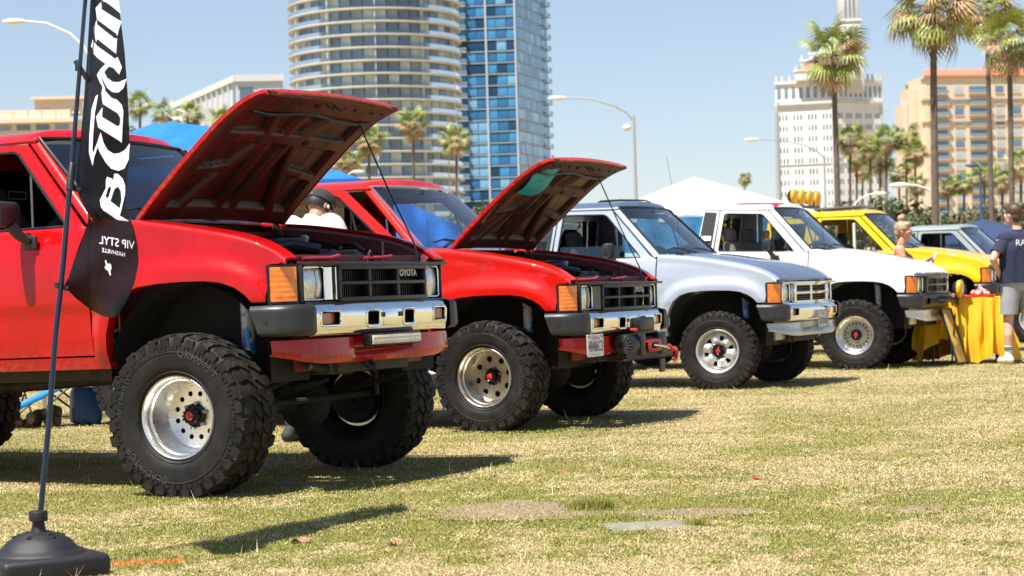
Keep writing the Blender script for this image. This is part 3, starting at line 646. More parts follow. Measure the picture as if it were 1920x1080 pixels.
        for s in (-1, 1):
            h = empty('headlight', parent=T); y0, y1 = .480, .672; b = MB()
            b.add(*panel(rrect(y0, GZ0+.018, y1, GZ1-.016, .02), [], lambda y, z: (.544+.5*((y-(y0+y1)/2)**2+(z-(GZ0+GZ1)/2)**2), s*y, z), .02, .004, flip=(s < 0))); b.build('reflector', CHROME, h)
            b = MB(); b.add(*panel(rrect(y0, GZ0+.016, y1, GZ1-.014, .022), [], lambda y, z: (.570-1.5*((y-(y0+y1)/2)**2+(z-(GZ0+GZ1)/2)**2), s*y, z), .022, .004, flip=(s < 0))); b.build('headlight_lens', LENS, h)
            b = MB(); b.cyl((.55, s*.575, (GZ0+GZ1)/2), (.560, s*.575, (GZ0+GZ1)/2), .012, n=12); b.build('bulb_shield', PLAST, h)
            b = MB(); e = [(.568, s*p[0], p[1]) for p in rrect(y0-.004, GZ0+.012, y1+.004, GZ1-.010, .024)]; b.tube(e, .0055, 6, closed=True); b.build('headlight_rim', CHROME, h)
            b = MB(); b.grid([[(.565, s*.478, GZ0+.012), (.565, s*.478, GZ1-.012)], [(.572, s*.462, GZ0+.012), (.572, s*.462, GZ1-.012)], [(.596, s*.448, GZ0+.012), (.596, s*.448, GZ1-.012)], [(.618, s*.440, GZ0+.012), (.618, s*.440, GZ1-.012)]], flip=(s > 0)); b.build('bright_surround', P.get('surround', CHROME), h)
            b = MB(); b.box((.51, s*.56, (GZ0+GZ1)/2), (.02, .26, GZ1-GZ0), 0); b.build('headlight_back', BLACK, h)
    else:
        g = empty('grille', parent=T); GP = P.get('grille_mat', CHROME); b = MB(); YG = .440
        for z in (GZ0+.010, (GZ0+GZ1)/2, GZ1-.012): b.box((.590, 0, z), (.050, 2*YG, .026), .009)
        for y in (-YG, 0, YG): b.box((.588, y, (GZ0+GZ1)/2), (.048, .036 if y == 0 else .055, GZ1-GZ0-.006), .010)
        b.box((.575, 0, GZ1+.004), (.085, 1.36, .014), .005); b.box((.565, 0, GZ0-.006), (.075, 1.36, .016), .005); b.build('grille_frame', GP, g)
        b = MB(); b.box((.53, 0, (GZ0+GZ1)/2), (.02, 2*YG, GZ1-GZ0-.01), 0); b.build('grille_back', BLACK, g)
        def slat(): b = MB(); b.box((0, 0, 0), (.03, YG-.05, .007), 0); return b.mesh('slat')
        for c in (-1, 1):
            for k in range(6): put('slat', cached('slatB', slat), PLASTG, g, loc=(.575, c*YG/2, GZ0+.034+(k % 3)*.021+(k//3)*.082))
        for s in (-1, 1):
            h = empty('headlight', parent=T); y0, y1 = .485, .675; b = MB()
            b.add(*panel(rrect(y0, GZ0+.018, y1, GZ1-.016, .02), [], lambda y, z: (.538+.5*((y-(y0+y1)/2)**2+(z-(GZ0+GZ1)/2)**2), s*y, z), .02, .004, flip=(s < 0))); b.build('reflector', CHROME, h)
            b = MB(); b.add(*panel(rrect(y0, GZ0+.016, y1, GZ1-.014, .022), [], lambda y, z: (.562-1.4*((y-(y0+y1)/2)**2+(z-(GZ0+GZ1)/2)**2), s*y, z), .022, .004, flip=(s < 0))); b.build('headlight_lens', LENS, h)
            b = MB(); e = [(.562, s*p[0], p[1]) for p in rrect(y0-.006, GZ0+.010, y1+.006, GZ1-.008, .024)]; b.tube(e, .008, 6, closed=True); b.build('headlight_rim', CHROME, h)
            b = MB(); b.box((.50, s*.56, (GZ0+GZ1)/2), (.02, .26, GZ1-GZ0), 0); b.build('headlight_back', BLACK, h)
    for s in (-1, 1):   # corner lamps
        c = empty('turn_signal', parent=T); a0 = np.array((.560, .700)); a1 = np.array((.462, .818))
        def lm(u, z, off=0.0):
            bul = .010*np.sin(np.clip(u, 0, 1)*math.pi); n = np.array((.77, .64)); x = a0[0]+(a1[0]-a0[0])*u+n[0]*(bul+off); y = a0[1]+(a1[1]-a0[1])*u+n[1]*(bul+off); return x, s*y, z
        b = MB(); b.add(*panel(rrect(.06, GZ0+.010, .95, GZ1-.006, .012), [], lambda u, z: lm(u, z, .006), .06, .006, flip=(s < 0))); b.build('lens', AMBER, c)
        b = MB(); b.add(*panel(rrect(-.02, GZ0-.006, 1.03, GZ1+.006, .012), [], lambda u, z: lm(u, z, -.004), .08, .012, flip=(s < 0))); b.build('lamp_frame', P.get('lampframe', PLASTG), c)
    # ---- bumper: bright centre bar and black wrap-round ends
    BZ0, BZ1 = .776, .932
    bp = empty('front_bumper', parent=T)
    def bx(y): return .672-.040*(abs(y)/.675)**2
    def bmap(y, w):   # rolled section: w runs over the height
        t = np.clip((w-BZ0)/(BZ1-BZ0), 0, 1); ed = np.abs(2*t-1); off = .028*(ed**5)+.006*(1-t); x = .672-.040*(np.abs(y)/.675)**2-off; return x, y, w
    holes = [rrect(-.618, BZ0+.055, -.470, BZ1-.038, .014), rrect(.470, BZ0+.055, .618, BZ1-.038, .014)]
    if style == 'early': holes += [rrect(-.235, BZ0+.045, -.125, BZ1-.042, .016), rrect(.125, BZ0+.045, .235, BZ1-.042, .016)]
    def mkbar():
        b = MB(); b.add(*panel([(-.675, BZ0), (.675, BZ0), (.675, BZ1), (-.675, BZ1)], holes, bmap, .022, .004, flip=False))
        ys = np.linspace(-.675, .675, 25)
        b.grid([[(bx(y)-.030, y, BZ1+.001) for y in ys], [(bx(y)-.10, y, BZ1+.002) for y in ys]], flip=False); b.grid([[(bx(y)-.034, y, BZ0) for y in ys], [(bx(y)-.10, y, BZ0+.004) for y in ys]], flip=True); return b.mesh('bumper_bar', 50)
    put('bumper_bar', cached(('bar', style), mkbar), CHROME if not P.get('black_bumper') else PLAST, bp)
    if style == 'early':
        for c in (-.18, .18):
            b = MB(); e = [(float(bmap(np.array(p[0]), np.array(p[1]))[0])+.001, p[0], p[1]) for p in rrect(c-.062, BZ0+.036, c+.062, BZ1-.034, .02)]; b.tube(e, .0065, 6, closed=True); b.build('opening_trim', CHROME, bp)
        b = MB(); b.box((.668, 0, (BZ0+BZ1)/2+.004), (.008, .17, .085), .008); b.build('plate_pad', CHROME, bp)
        for y in (-.09, .09):
            b = MB(); b.box((.676, y, BZ1-.062), (.006, .022, .026), .002); b.build('clip', STEEL, bp)
    b = MB(); b.box((.595, 0, (BZ0+BZ1)/2), (.02, 1.3, .12), 0); b.build('bumper_back', BLACK, bp)
    for s in (-1, 1):
        fl = empty('bumper_lamp', parent=bp) if False else None
        b = MB(); b.add(*panel(rrect(-.610, BZ0+.060, -.482, BZ1-.044, .008), [], lambda y, z: (bx(.55)-.022+0*y, y*(-s if s > 0 else 1), z), .05, .006, flip=(s > 0))); b.build('bumper_lamp', mat('amber_dull', (.42, .10, .008), rough=.2, coat=.8, var=.2, vscale=40), bp)
        e = [(float(bmap(np.array(p[0]), np.array(p[1]))[0])+.001, p[0]*(-s if s > 0 else 1), p[1]) for p in rrect(-.624, BZ0+.050, -.464, BZ1-.033, .018)]
        b = MB(); b.tube(e, .0055, 6, closed=True); b.build('lamp_bezel', CHROME if not P.get('black_bumper') else PLAST, bp)
        pl = [(.640, .668), (.645, .700), (.628, .765), (.590, .822), (.530, .858), (.46, .874), (.38, .880)]
        pl = [tuple(p) for p in pl]; rows = []
        for i, (x, y) in enumerate(pl):
            tt = i/(len(pl)-1); a = pl[max(0, i-1)]; c = pl[min(len(pl)-1, i+1)]; tx, ty = c[0]-a[0], c[1]-a[1]; L_ = math.hypot(tx, ty); nx, ny = ty/L_, -tx/L_
            row = []
            z0, z1 = BZ0+.004+.006*tt, BZ1+.006; xs = .0
            for k in range(13):
                u = k/12; ed = abs(2*u-1); off = -.024*ed**9; row.append((x+nx*off+(-.0)+tt*tt*.055*(1-u), s*(y+ny*off), z0+(z1-z0)*u))
            rows.append(row)
        b = MB(); b.grid(rows, flip=(s < 0))
        back = [[(p[0]-.07*(1-i/6)-.01, p[1]-s*.05*(i/6), p[2]) for p in (r[0], r[-1])] for i, r in enumerate(rows)]
        b.grid([[r[-1], q[1]] for r, q in zip(rows, back)], flip=(s < 0)); b.grid([[r[0], q[0]] for r, q in zip(rows, back)], flip=(s > 0))
        b.add(rows[-1]+[back[-1][1], back[-1][0]], [tuple(range(15)) if s > 0 else tuple(reversed(range(15)))])
        b.build('bumper_end', PLAST, bp)
        b = MB(); b.cyl((.47, s*.873, .862), (.47, s*.8765, .862), .017, n=14); b.build('end_bolt', BLACK, bp)
    # ---- valance
    def valance():
        rows = []; pts = [(-.80, .455), (-.79, .50), (-.76, .545), (-.70, .578), (-.55, .603), (-.36, .612), (-.30, .600), (-.28, .575), (0, .572), (.28, .575), (.30, .600), (.36, .612), (.55, .603), (.70, .578), (.76, .545), (.79, .50), (.80, .455)]
        for y, x in pts:
            mid = abs(y) < .29; z0 = .640+.05*(abs(y)/.8)**6; z1 = .762
            row = []
            for u in np.linspace(0, 1, 7):
                lip = .030*(1-u)**3 if P.get('val_lip') else .008*(1-u); row.append((x+lip-.02*(u < .01)+(.042*(1-smooth(.30, .45, u))-.02 if mid else 0), y, z0+(z1-z0)*u))
            rows.append(row)
        b = MB(); b.grid(rows); V = np.array(b.v); F = np.array([(f[0], f[1], f[2]) for f in b.f]+[(f[0], f[2], f[3]) for f in b.f]); vf = shell(V, F, .012, flip=False); b2 = MB(); b2.add(*vf); return b2.mesh('valance', 45)
    put('valance', cached(('val', bool(P.get('val_lip'))), valance), P.get('val_paint', paintm), T)
    # ---- wheel houses, floor, frame, seats
    for s in (-1, 1):
        for cx in (-.05, REAR_ARCH_X):
            b = MB(); k = 14
            b.grid([[(cx+.50*math.cos(R_(a)), s*y, .62+.455*math.sin(R_(a))) for y in (.80, .46)] for a in np.linspace(-8, 188, k)], flip=(s > 0))
            b.add([(cx+.50*math.cos(R_(a)), s*.462, .62+.455*math.sin(R_(a))) for a in np.linspace(-8, 188, k)], [tuple(range(k))]); b.build('wheel_house', BLACK, T)
    b = MB(); b.box((-1.29, 0, .695), (1.38, 1.50, .05), .01); b.box((-.9, 0, .78), (.7, .34, .16), .05); b.build('floor_pan', BLACK, T)
    def mkframe():
        b = MB()
        for s in (-1, 1): b.box((-1.55, s*.36, .63), (4.15, .06, .11), .01)
        for x in (.50, -.55, -1.6, -2.2, -3.2): b.box((x, 0, .62), (.10, .70, .08), .01)
        b.cyl((-.55, .10, .60), (-2.75, .0, .50), .035, n=10); b.box((-.70, .05, .60), (.60, .26, .20), .05); return b.mesh('chassis_frame')
    put('chassis_frame', cached('frame', mkframe), STEEL, T)
    for s in (-1, 1):
        st = empty('seat', parent=T); sm = P.get('seat', SEATM)
        b = MB(); b.box((-1.38, s*.36, 1.02), (.50, .50, .14), .05); b.box((-1.64, s*.36, 1.26), (.14, .48, .52), .055, (0, -.25, 0)); b.build('seat_cushions', sm, st)
        b = MB(); b.box((-1.73, s*.36, 1.59), (.10, .26, .17), .05, (0, -.15, 0)); b.cyl((-1.71, s*.36-.05, 1.48), (-1.72, s*.36-.05, 1.55), .006, n=6); b.build('headrest', sm, st)
    b = MB(); b.box((-.78, 0, 1.28), (.28, 1.44, .18), .05); b.build('dashboard', mat('dash_vinyl', (.03, .03, .03), rough=.7), T)
    b = MB(); b.tube([(-1.03+.06*math.sin(a), .36+.185*math.cos(a), 1.32+.17*math.sin(a)) for a in np.linspace(0, 2*math.pi, 24, endpoint=False)], .013, 6, closed=True); b.cyl((-1.03, .36, 1.32), (-.85, .36, 1.22), .03, n=8); b.box((-1.03, .36, 1.32), (.03, .30, .05), .01); b.build('steering_wheel', PLASTG, T)
    b = MB(); b.box((-1.045, 0, 1.82), (.03, .24, .065), .012); b.cyl((-1.03, 0, 1.84), (-1.02, 0, 1.89), .006, n=6); b.build('rear_view_mirror', PLASTG, T)
    b = MB(); b.grid([[(x, y, 1.885-.02*(y/.6)**2) for y in np.linspace(-.62, .62, 5)] for x in (-1.14, -1.5, -1.90-ext)]); b.build('headliner', TRIMT, T)
    # ---- load bed
    if P.get('bed', True):
        bd = empty('cargo_bed', parent=T); x0 = xr-.03; x1 = -4.0; ra = [(x-(-.02)+REAR_ARCH_X, z) for x, z in ARCH]; ra = [(REAR_ARCH_X-.47, .66), (REAR_ARCH_X-.45, .78), (REAR_ARCH_X-.36, .94), (REAR_ARCH_X-.2, 1.03), (REAR_ARCH_X, 1.05), (REAR_ARCH_X+.2, 1.03), (REAR_ARCH_X+.36, .94), (REAR_ARCH_X+.45, .78), (REAR_ARCH_X+.47, .66)]
        def side(): return panel([(x1, .66)]+ra+[(x0, .66), (x0, 1.375), (x1, 1.375)], [], belt_map, .06, .03, flip=False)
        for nm, o in zip(('R', 'L'), two_sided(('bed', ext), 'bed_side', side, paintm, bd)): pass
        b = MB(); b.box((x0-.02, 0, 1.06), (.03, 1.54, .62), .01); b.build('bed_front', paintm, bd)
        b = MB(); b.box((x1+.02, 0, 1.04), (.04, 1.54, .66), .01); b.build('tailgate', paintm, bd)
        b = MB(); b.box(((x0+x1)/2, 0, .80), (x0-x1-.06, 1.50, .03), 0); b.build('bed_floor', BLACK, bd)
    # ---- apply the body datum to everything built so far
    for o in list(T.children):
        o.matrix_parent_inverse = Matrix.Identity(4); o.matrix_basis = pm @ o.matrix_basis
    if P.get('door_open'):
        dR.matrix_basis = dR.matrix_basis @ Matrix.Translation((-.648, -.80, 0)) @ Matrix.Rotation(R_(P['door_open']), 4, 'Z') @ Matrix.Translation((.648, .80, 0))
    # ---- running gear stands on the ground, not on the body
    R, w, ax, yo = P['R'], P['w'], P['ax'], P['yo']; yc = yo-w/2; sink = .018
    for x in (ax, REAR_ARCH_X):
        fr = x == ax; st = P['steer'] if fr else 0
        make_wheel(T, (x, -yc, R-sink), st, R, w, P['wheel'], False, P.get('nl', 30), P.get('text') if fr else None)
        make_wheel(T, (x, yc, R-sink), st, R, w, P['wheel'], True, P.get('nl', 30), None, far=True)
        a = empty('front_axle' if fr else 'rear_axle', parent=T); zc = R-sink
        b = MB(); b.cyl((x, -yc+.10, zc), (x, yc-.10, zc), .042, n=12); b.ball((x, .22, zc), (.15, .13, .15), 16, 10); b.cyl((x, -yc+.16, zc), (x, -yc+.04, zc), .085, n=14); b.cyl((x, yc-.16, zc), (x, yc-.04, zc), .085, n=14); b.build('axle_housing', BLACK, a)
        for s in (-1, 1):
            b = MB()
            for k in range(4): b.tube([(x+t*(.56-.08*k), s*.40, zc+.06+k*-.012+.10*t*t+.0) for t in np.linspace(-1, 1, 9)], .011, 4)
            b.build('leaf_spring', BLACK, a)
            if fr:
                b = MB(); b.cyl((x+.22, s*.60, zc+.30), (x+.20, s*.585, zc+.66), .034, n=12); b.build('shock_body', mat('shock_blue', (.02, .16, .36), rough=.3, coat=.5, col2=(.45, .45, .43), vscale=9, mixlo=.5, mixhi=.52), a)
                b = MB(); b.cyl((x+.23, s*.61, zc+.02), (x+.22, s*.60, zc+.32), .016, n=8); b.cyl((x+.20, s*.585, zc+.60), (x+.198, s*.584, zc+.66), .040, n=12); b.build('shock_rod', STEEL, a)
        if fr:
            b = MB(); b.cyl((x+.18, -yc+.16, zc+.03), (x+.18, yc-.16, zc+.03), .017, n=8); b.cyl((x+.28, .30, .66+dz+.02), (x+.20, -.48, zc+.10), .016, n=8); b.tube([(x+.30, -.55, .62+dz), (x+.36, -.2, .60+dz), (x+.36, .2, .60+dz), (x+.30, .55, .62+dz)], .016, 8); b.build('steering_linkage', BLACK, a)
    return T
# ------------------------------------------------------------------ the row of trucks
RED1 = paint("faded_red_paint", (0.44, 0.0010, 0.0025)); RED2 = paint("orange_red_paint", (0.53, 0.0060, 0.0016))
SILV = mat("silver_white_paint", (0.43, 0.475, 0.55), rough=0.30, metal=0.25, coat=0.6, var=0.05, vscale=3); BLUEG = mat("blue_grey_paint", (0.115, 0.15, 0.225), rough=0.30, metal=0.35, coat=0.6, var=0.08, vscale=3)
WHT = paint("white_paint", (0.76, 0.76, 0.75), fade=0.04); YEL = paint("yellow_paint", (0.74, 0.46, 0.005), fade=0.05); GRY = paint("grey_green_paint", (0.27, 0.31, 0.31), fade=0.06)
BAYR = mat("engine_bay_red", (0.16, 0.010, 0.014), rough=0.55, col2=(0.05, 0.012, 0.012), vscale=6)
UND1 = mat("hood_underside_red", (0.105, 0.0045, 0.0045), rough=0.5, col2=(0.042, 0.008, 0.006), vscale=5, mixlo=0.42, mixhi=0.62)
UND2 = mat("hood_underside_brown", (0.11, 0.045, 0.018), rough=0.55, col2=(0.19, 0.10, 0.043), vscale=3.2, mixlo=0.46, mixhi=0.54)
def seamed(m):  # dark rib-edge lines: sealant plus the gap's shadow, both put into the colour
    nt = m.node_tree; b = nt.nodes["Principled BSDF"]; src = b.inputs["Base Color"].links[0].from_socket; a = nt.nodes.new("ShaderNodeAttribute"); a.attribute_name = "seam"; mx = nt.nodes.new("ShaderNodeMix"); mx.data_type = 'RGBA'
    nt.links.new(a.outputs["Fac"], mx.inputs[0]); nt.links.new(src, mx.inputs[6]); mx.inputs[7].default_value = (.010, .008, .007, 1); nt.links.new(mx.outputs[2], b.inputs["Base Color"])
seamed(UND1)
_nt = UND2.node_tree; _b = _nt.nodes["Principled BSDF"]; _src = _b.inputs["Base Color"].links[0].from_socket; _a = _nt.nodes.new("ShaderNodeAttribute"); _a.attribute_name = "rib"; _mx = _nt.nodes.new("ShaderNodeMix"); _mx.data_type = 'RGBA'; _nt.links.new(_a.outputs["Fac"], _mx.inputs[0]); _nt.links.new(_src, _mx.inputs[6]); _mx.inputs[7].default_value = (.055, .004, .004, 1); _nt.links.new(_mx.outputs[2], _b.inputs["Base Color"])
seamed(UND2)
T1 = build_truck(dict(x=-1.21, y=10.714, psi=R_(27.7), dz=0, pitch=-.018, paint=RED1, bay=BAYR, under=UND1, hood=49.6, R=.419, w=.315, ax=-.055, yo=.955, steer=R_(3.3), wheel='mod12', nl=32, glass=GLASSD, win_l='shut', sideglass=GLASSD,
    text=[("QR900-M/T", .050, .320, R_(28)), ("33X12.50R15 LT", .030, .325, R_(-72)), ("GLADIATOR", .050, .318, R_(215))], label="red lifted pickup with open hood, nearest the camera beside the black flag"))
T2 = build_truck(dict(x=.265, y=14.663, psi=R_(26.5), dz=-.123, pitch=-.001, paint=RED2, bay=BAYR, under=UND2, hood=49.6, R=.398, w=.300, ax=-.095, yo=.90, steer=R_(-1), wheel='mod10', nl=30, win_r='open', win_l='open', door_open=24, surround=mat("matt_surround", (.20, .20, .20), rough=.5), seal=CHROME,
    text=[("PRO COMP", .040, .305, R_(95))], label="red pickup with open hood, winch and white licence plate"))
T3 = build_truck(dict(x=2.314, y=19.295, psi=R_(28.1), dz=-.151, pitch=.008, paint=SILV, hood_paint=BLUEG, roof_paint=BLUEG, R=.376, w=.265, ax=-.037, yo=.86, steer=R_(7), wheel='steel', nl=38, front='late', val_lip=True, val_paint=SILV, win_r=1.52, win_l='shut', seat=SEATM,
    label="silver pickup with blue-grey hood and chrome grille, third in the row"))
T4 = build_truck(dict(x=4.204, y=22.691, psi=R_(25.9), dz=-.107, pitch=.036, paint=WHT, roof_paint=WHT, R=.395, w=.285, ax=-.083, yo=.88, steer=R_(4), wheel='mod20', nl=32, front='late', val_lip=True, val_paint=WHT, grille_mat=mat("dark_grey_grille", (.07, .075, .08), rough=.35, metal=.3), seat=SEATT, black_bumper=True, win_l='shut',
    label="white pickup with red roof stripe, fourth in the row beside the yellow table"))
T5 = build_truck(dict(x=5.95, y=26.35, psi=R_(27), dz=-.045, paint=YEL, R=.40, w=.285, ax=-.03, yo=.88, steer=0, wheel='mod20', front='late', grille_mat=PLAST, black_bumper=True, extra=.50, seat=SEATM, val_paint=YEL, win_l='open',
    label="yellow extended-cab pickup with four yellow roof lamps"))
T6 = build_truck(dict(x=7.95, y=29.6, psi=R_(27), dz=-.19, paint=GRY, R=.36, w=.25, ax=-.03, yo=.85, steer=0, wheel='steel', front='late', win_r=1.62, win_l='shut', label="grey-green pickup behind the yellow truck, last in the row"))
# ------------------------------------------------------------------ ground and grass
class VNoise:
    def __init__(s, seed, n=64): s.g = np.random.RandomState(seed).rand(n, n); s.n = n
    def __call__(s, x, y):
        n = s.n; xi = np.floor(x).astype(int); yi = np.floor(y).astype(int); fx = x-xi; fy = y-yi; fx = fx*fx*(3-2*fx); fy = fy*fy*(3-2*fy); g = s.g
        a = g[xi % n, yi % n]; b = g[(xi+1) % n, yi % n]; c = g[xi % n, (yi+1) % n]; d = g[(xi+1) % n, (yi+1) % n]; return (a*(1-fx)+b*fx)*(1-fy)+(c*(1-fx)+d*fx)*fy
def fbm(x, y, sc, seed, octv=4):
    t = np.zeros_like(x); a = 0.5; s = 0
    for o in range(octv): t += a*VNoise(seed+o)(x*sc*2**o+17.3*o, y*sc*2**o+5.1*o); s += a; a *= 0.55
    return t/s
def ground_mat():
    m = bpy.data.materials.new("dry_lawn_soil"); m.use_nodes = True; nt = m.node_tree; N = nt.nodes; L = nt.links; b = N["Principled BSDF"]; b.inputs["Roughness"].default_value = 0.95; b.inputs["Specular IOR Level"].default_value = 0.1
    g = N.new("ShaderNodeNewGeometry")
    def noise(sc, det=6, ro=0.6):
        n = N.new("ShaderNodeTexNoise"); n.inputs["Scale"].default_value = sc; n.inputs["Detail"].default_value = det; n.inputs["Roughness"].default_value = ro; L.new(g.outputs["Position"], n.inputs["Vector"]); return n
    def mixc(fac, a, c):
        mx = N.new("ShaderNodeMix"); mx.data_type = 'RGBA'
        for i, q in ((6, a), (7, c)):
            if isinstance(q, tuple): mx.inputs[i].default_value = (*q, 1)
            else: L.new(q, mx.inputs[i])
        L.new(fac, mx.inputs[0]); return mx.outputs[2]
    def rng_(src, lo, hi):
        r = N.new("ShaderNodeMapRange"); r.inputs[1].default_value = lo; r.inputs[2].default_value = hi; L.new(src, r.inputs[0]); return r.outputs[0]
    c = mixc(rng_(noise(1.1, 5).outputs["Fac"], .42, .60), (0.44, 0.34, 0.19), (0.23, 0.22, 0.08))
    c = mixc(rng_(noise(45, 6, .7).outputs["Fac"], .40, .62), c, (0.42, 0.34, 0.18))
    c = mixc(rng_(noise(160, 3, .7).outputs["Fac"], .52, .70), c, (0.12, 0.085, 0.045))
    c = mixc(rng_(noise(.55, 3).outputs["Fac"], .58, .70), c, (0.27, 0.20, 0.14))
    L.new(c, b.inputs["Base Color"])
    bp = N.new("ShaderNodeBump"); bp.inputs["Strength"].default_value = 0.9; bp.inputs["Distance"].default_value = 0.02; L.new(noise(70, 8, .75).outputs["Fac"], bp.inputs["Height"]); L.new(bp.outputs[0], b.inputs["Normal"])
    return m
b = MB(); xs = [-3000, -300, -60, -12]+list(np.linspace(-8, 12, 41))+[16, 60, 300, 3000]; ys = [-60, 0, 4]+list(np.linspace(6, 36, 61))+[60, 150, 600, 5000]
def gz(x, y): return float(0.012*math.sin(x*1.7+1)*math.sin(y*1.3)) if (-8 <= x <= 12 and 6 <= y <= 36) else 0.0
b.grid([[(x, y, gz(x, y)*.6-.008) for x in xs] for y in ys]); gr = b.build('ground', ground_mat()); tag(gr, kind='structure')
def soil_mask(x, y):
    n = fbm(x, y, 6.0, 91, 5); d = np.exp(-(((x+.02)/.40)**2+((y-8.95)/.42)**2))+.8*np.exp(-(((x-.75)/.36)**2+((y-8.70)/.22)**2))+.55*np.exp(-(((x-1.75)/.45)**2+((y-8.55)/.25)**2)); return smooth(.30, .62, d*(.35+1.25*n))
LID = (0.545, 8.22); TUFT = (0.30, 9.02)
def grass(n, seed, y0=5.6, y1=34.0):
    rs = np.random.RandomState(seed)
    u = rs.rand(n); y = 1/(1/y0+(1/y1-1/y0)*u)                      # even in the picture, denser near
    x = (rs.rand(n)-.5)*y*0.56
    f = fbm(x, y, 0.9, 11); f2 = fbm(x, y, 4.5, 31); f3 = fbm(x, y, 16, 51, 3)
    f4 = fbm(x, y, 45, 71, 2); green = smooth(.40, .60, f*.38+f2*.30+f3*.18+f4*.14)
    green = np.clip(green-.30*smooth(.6, 3.0, x)*(1-smooth(20, 26, y)), 0, 1)
    dirt = soil_mask(x, y)
    tuft = np.exp(-(((x-TUFT[0])/.085)**2+((y-TUFT[1])/.11)**2)*1.2)+.8*np.exp(-(((x-.72)/.05)**2+((y-8.19)/.05)**2))+.55*np.exp(-(((x-.62)/.14)**2+((y-9.05)/.12)**2))+.5*np.exp(-(((x-.40)/.07)**2+((y-8.50)/.03)**2))
    keep = rs.rand(n) > np.clip(dirt*.80-tuft*2, 0, .90); inlid = (np.abs(x-LID[0]+.03*np.sin(y*40)) < .165) & (np.abs(y-LID[1]+.02*np.sin(x*31)) < .105); keep &= ~(inlid & (tuft < .25))
    x, y, green, f2, f3, tuft = [a[keep] for a in (x, y, green, f2, f3, tuft)]; n = len(x)
    m = 2000; tx = np.concatenate([rs.normal(.335, .042, m), rs.normal(.725, .022, m//6), rs.normal(.44, .05, m//10)]); ty = np.concatenate([rs.normal(8.93, .040, m), rs.normal(8.17, .025, m//6), rs.normal(8.50, .03, m//10)]); k_ = len(tx)
    x = np.concatenate([x, tx]); y = np.concatenate([y, ty]); green = np.concatenate([green, np.ones(k_)]); f2 = np.concatenate([f2, np.ones(k_)*.5]); f3 = np.concatenate([f3, np.ones(k_)*.5]); tuft = np.concatenate([np.minimum(tuft, .2), np.ones(k_)*1.2]); n = len(x)
    isg = rs.rand(n) < np.clip(green*.80+.26+tuft*2, 0, .97)
    dist = np.clip(y/9, .8, 3)
    Lb = np.where(isg, .007+.011*rs.rand(n), .007+.014*rs.rand(n))*(1+2.2*np.clip(tuft-.3, 0, 1)); stray = rs.rand(n) < .0015; Lb = np.where(stray, .06+.05*rs.rand(n), Lb)
    wd = (.0011+.0011*rs.rand(n))*dist
    az = rs.rand(n)*2*np.pi; tilt = np.where(isg, .45+.80*rs.rand(n), 1.15+.4*rs.rand(n)); tilt = np.where(tuft > .4, .1+.7*rs.rand(n), tilt); tilt = np.where(stray, .5+.8*rs.rand(n), tilt)
    dx, dy, dz_ = np.sin(tilt)*np.cos(az), np.sin(tilt)*np.sin(az), np.cos(tilt); px, py = -np.sin(az), np.cos(az); z0 = .002+.008*rs.rand(n)*(~isg)
    V = np.zeros((n, 3, 3), np.float32)
    V[:, 0] = np.stack([x-px*wd, y-py*wd, z0], 1); V[:, 1] = np.stack([x+px*wd, y+py*wd, z0], 1); V[:, 2] = np.stack([x+dx*Lb, y+dy*Lb, z0+np.maximum(dz_*Lb, .003)], 1)
    r = rs.rand(n, 1); gcol = np.array((.105, .135, .017))*(1-r)+np.array((.32, .305, .068))*r; tcol = np.array((.52, .39, .195))*(1-r)+np.array((.72, .57, .345))*r
    r2 = rs.rand(n, 1); tcol = np.where(r2 < .10, np.array((.24, .12, .05))[None], tcol)
    col = np.where(isg[:, None], gcol, tcol); 
    pa = (np.exp(-(((x+1.46)/.10)**2+((y-7.49)/.045)**2)**2)+np.exp(-(((x+1.31)/.07)**2+((y-7.52)/.04)**2)**2) > .40) & (rs.rand(n) < .80); pa2 = (np.exp(-(((x-.245)/.05)**2+((y-10.7)/.10)**2)) > .6) & (rs.rand(n) < .35)
    col = np.where((pa | pa2)[:, None], np.array((.80, .15, .02))[None], col)
    me = bpy.data.meshes.new("grass"); me.vertices.add(3*n); me.vertices.foreach_set("co", V.ravel()); me.loops.add(3*n); me.loops.foreach_set("vertex_index", np.arange(3*n, dtype=np.int32)); me.polygons.add(n); me.polygons.foreach_set("loop_start", np.arange(0, 3*n, 3, dtype=np.int32))
    at = me.color_attributes.new("blade_colour", 'FLOAT_COLOR', 'POINT'); C = np.ones((n, 3, 4), np.float32); C[:, :, :3] = col[:, None, :]; at.data.foreach_set("color", C.ravel()); me.update(calc_edges=True); return me
def grass_mat():
    m = bpy.data.materials.new("grass_blades"); m.use_nodes = True; nt = m.node_tree; b = nt.nodes["Principled BSDF"]; a = nt.nodes.new("ShaderNodeAttribute"); a.attribute_name = "blade_colour"; nt.links.new(a.outputs["Color"], b.inputs["Base Color"]); b.inputs["Roughness"].default_value = 0.7; b.inputs["Specular IOR Level"].default_value = 0.25; return m
b = MB(); xs_ = np.linspace(-.9, 2.6, 190); ys_ = np.linspace(7.9, 9.9, 110); X_, Y_ = np.meshgrid(xs_, ys_, indexing='ij'); Ms = soil_mask(X_.ravel(), Y_.ravel()).reshape(X_.shape)
for i in range(189):
    for j in range(109):
        if Ms[i:i+2, j:j+2].mean() > .22: b.add([(X_[i+p, j+q], Y_[i+p, j+q], .0015+.007*math.sin(i*.9+p)*math.sin(j*1.1+q)*.3) for p, q in ((0, 0), (1, 0), (1, 1), (0, 1))], [(0, 1, 2, 3)])
so = b.build('bare_soil', mat("bare_soil", (.20, .14, .095), rough=.95, col2=(.30, .22, .145), vscale=26, bump=.9, bscale=60)); tag(so, kind='structure')
GN = 1350000
go = put('grass', grass(GN, 5), grass_mat()); tag(go, "short patchy lawn grass, part green and part dried to straw", "grass", kind='stuff')
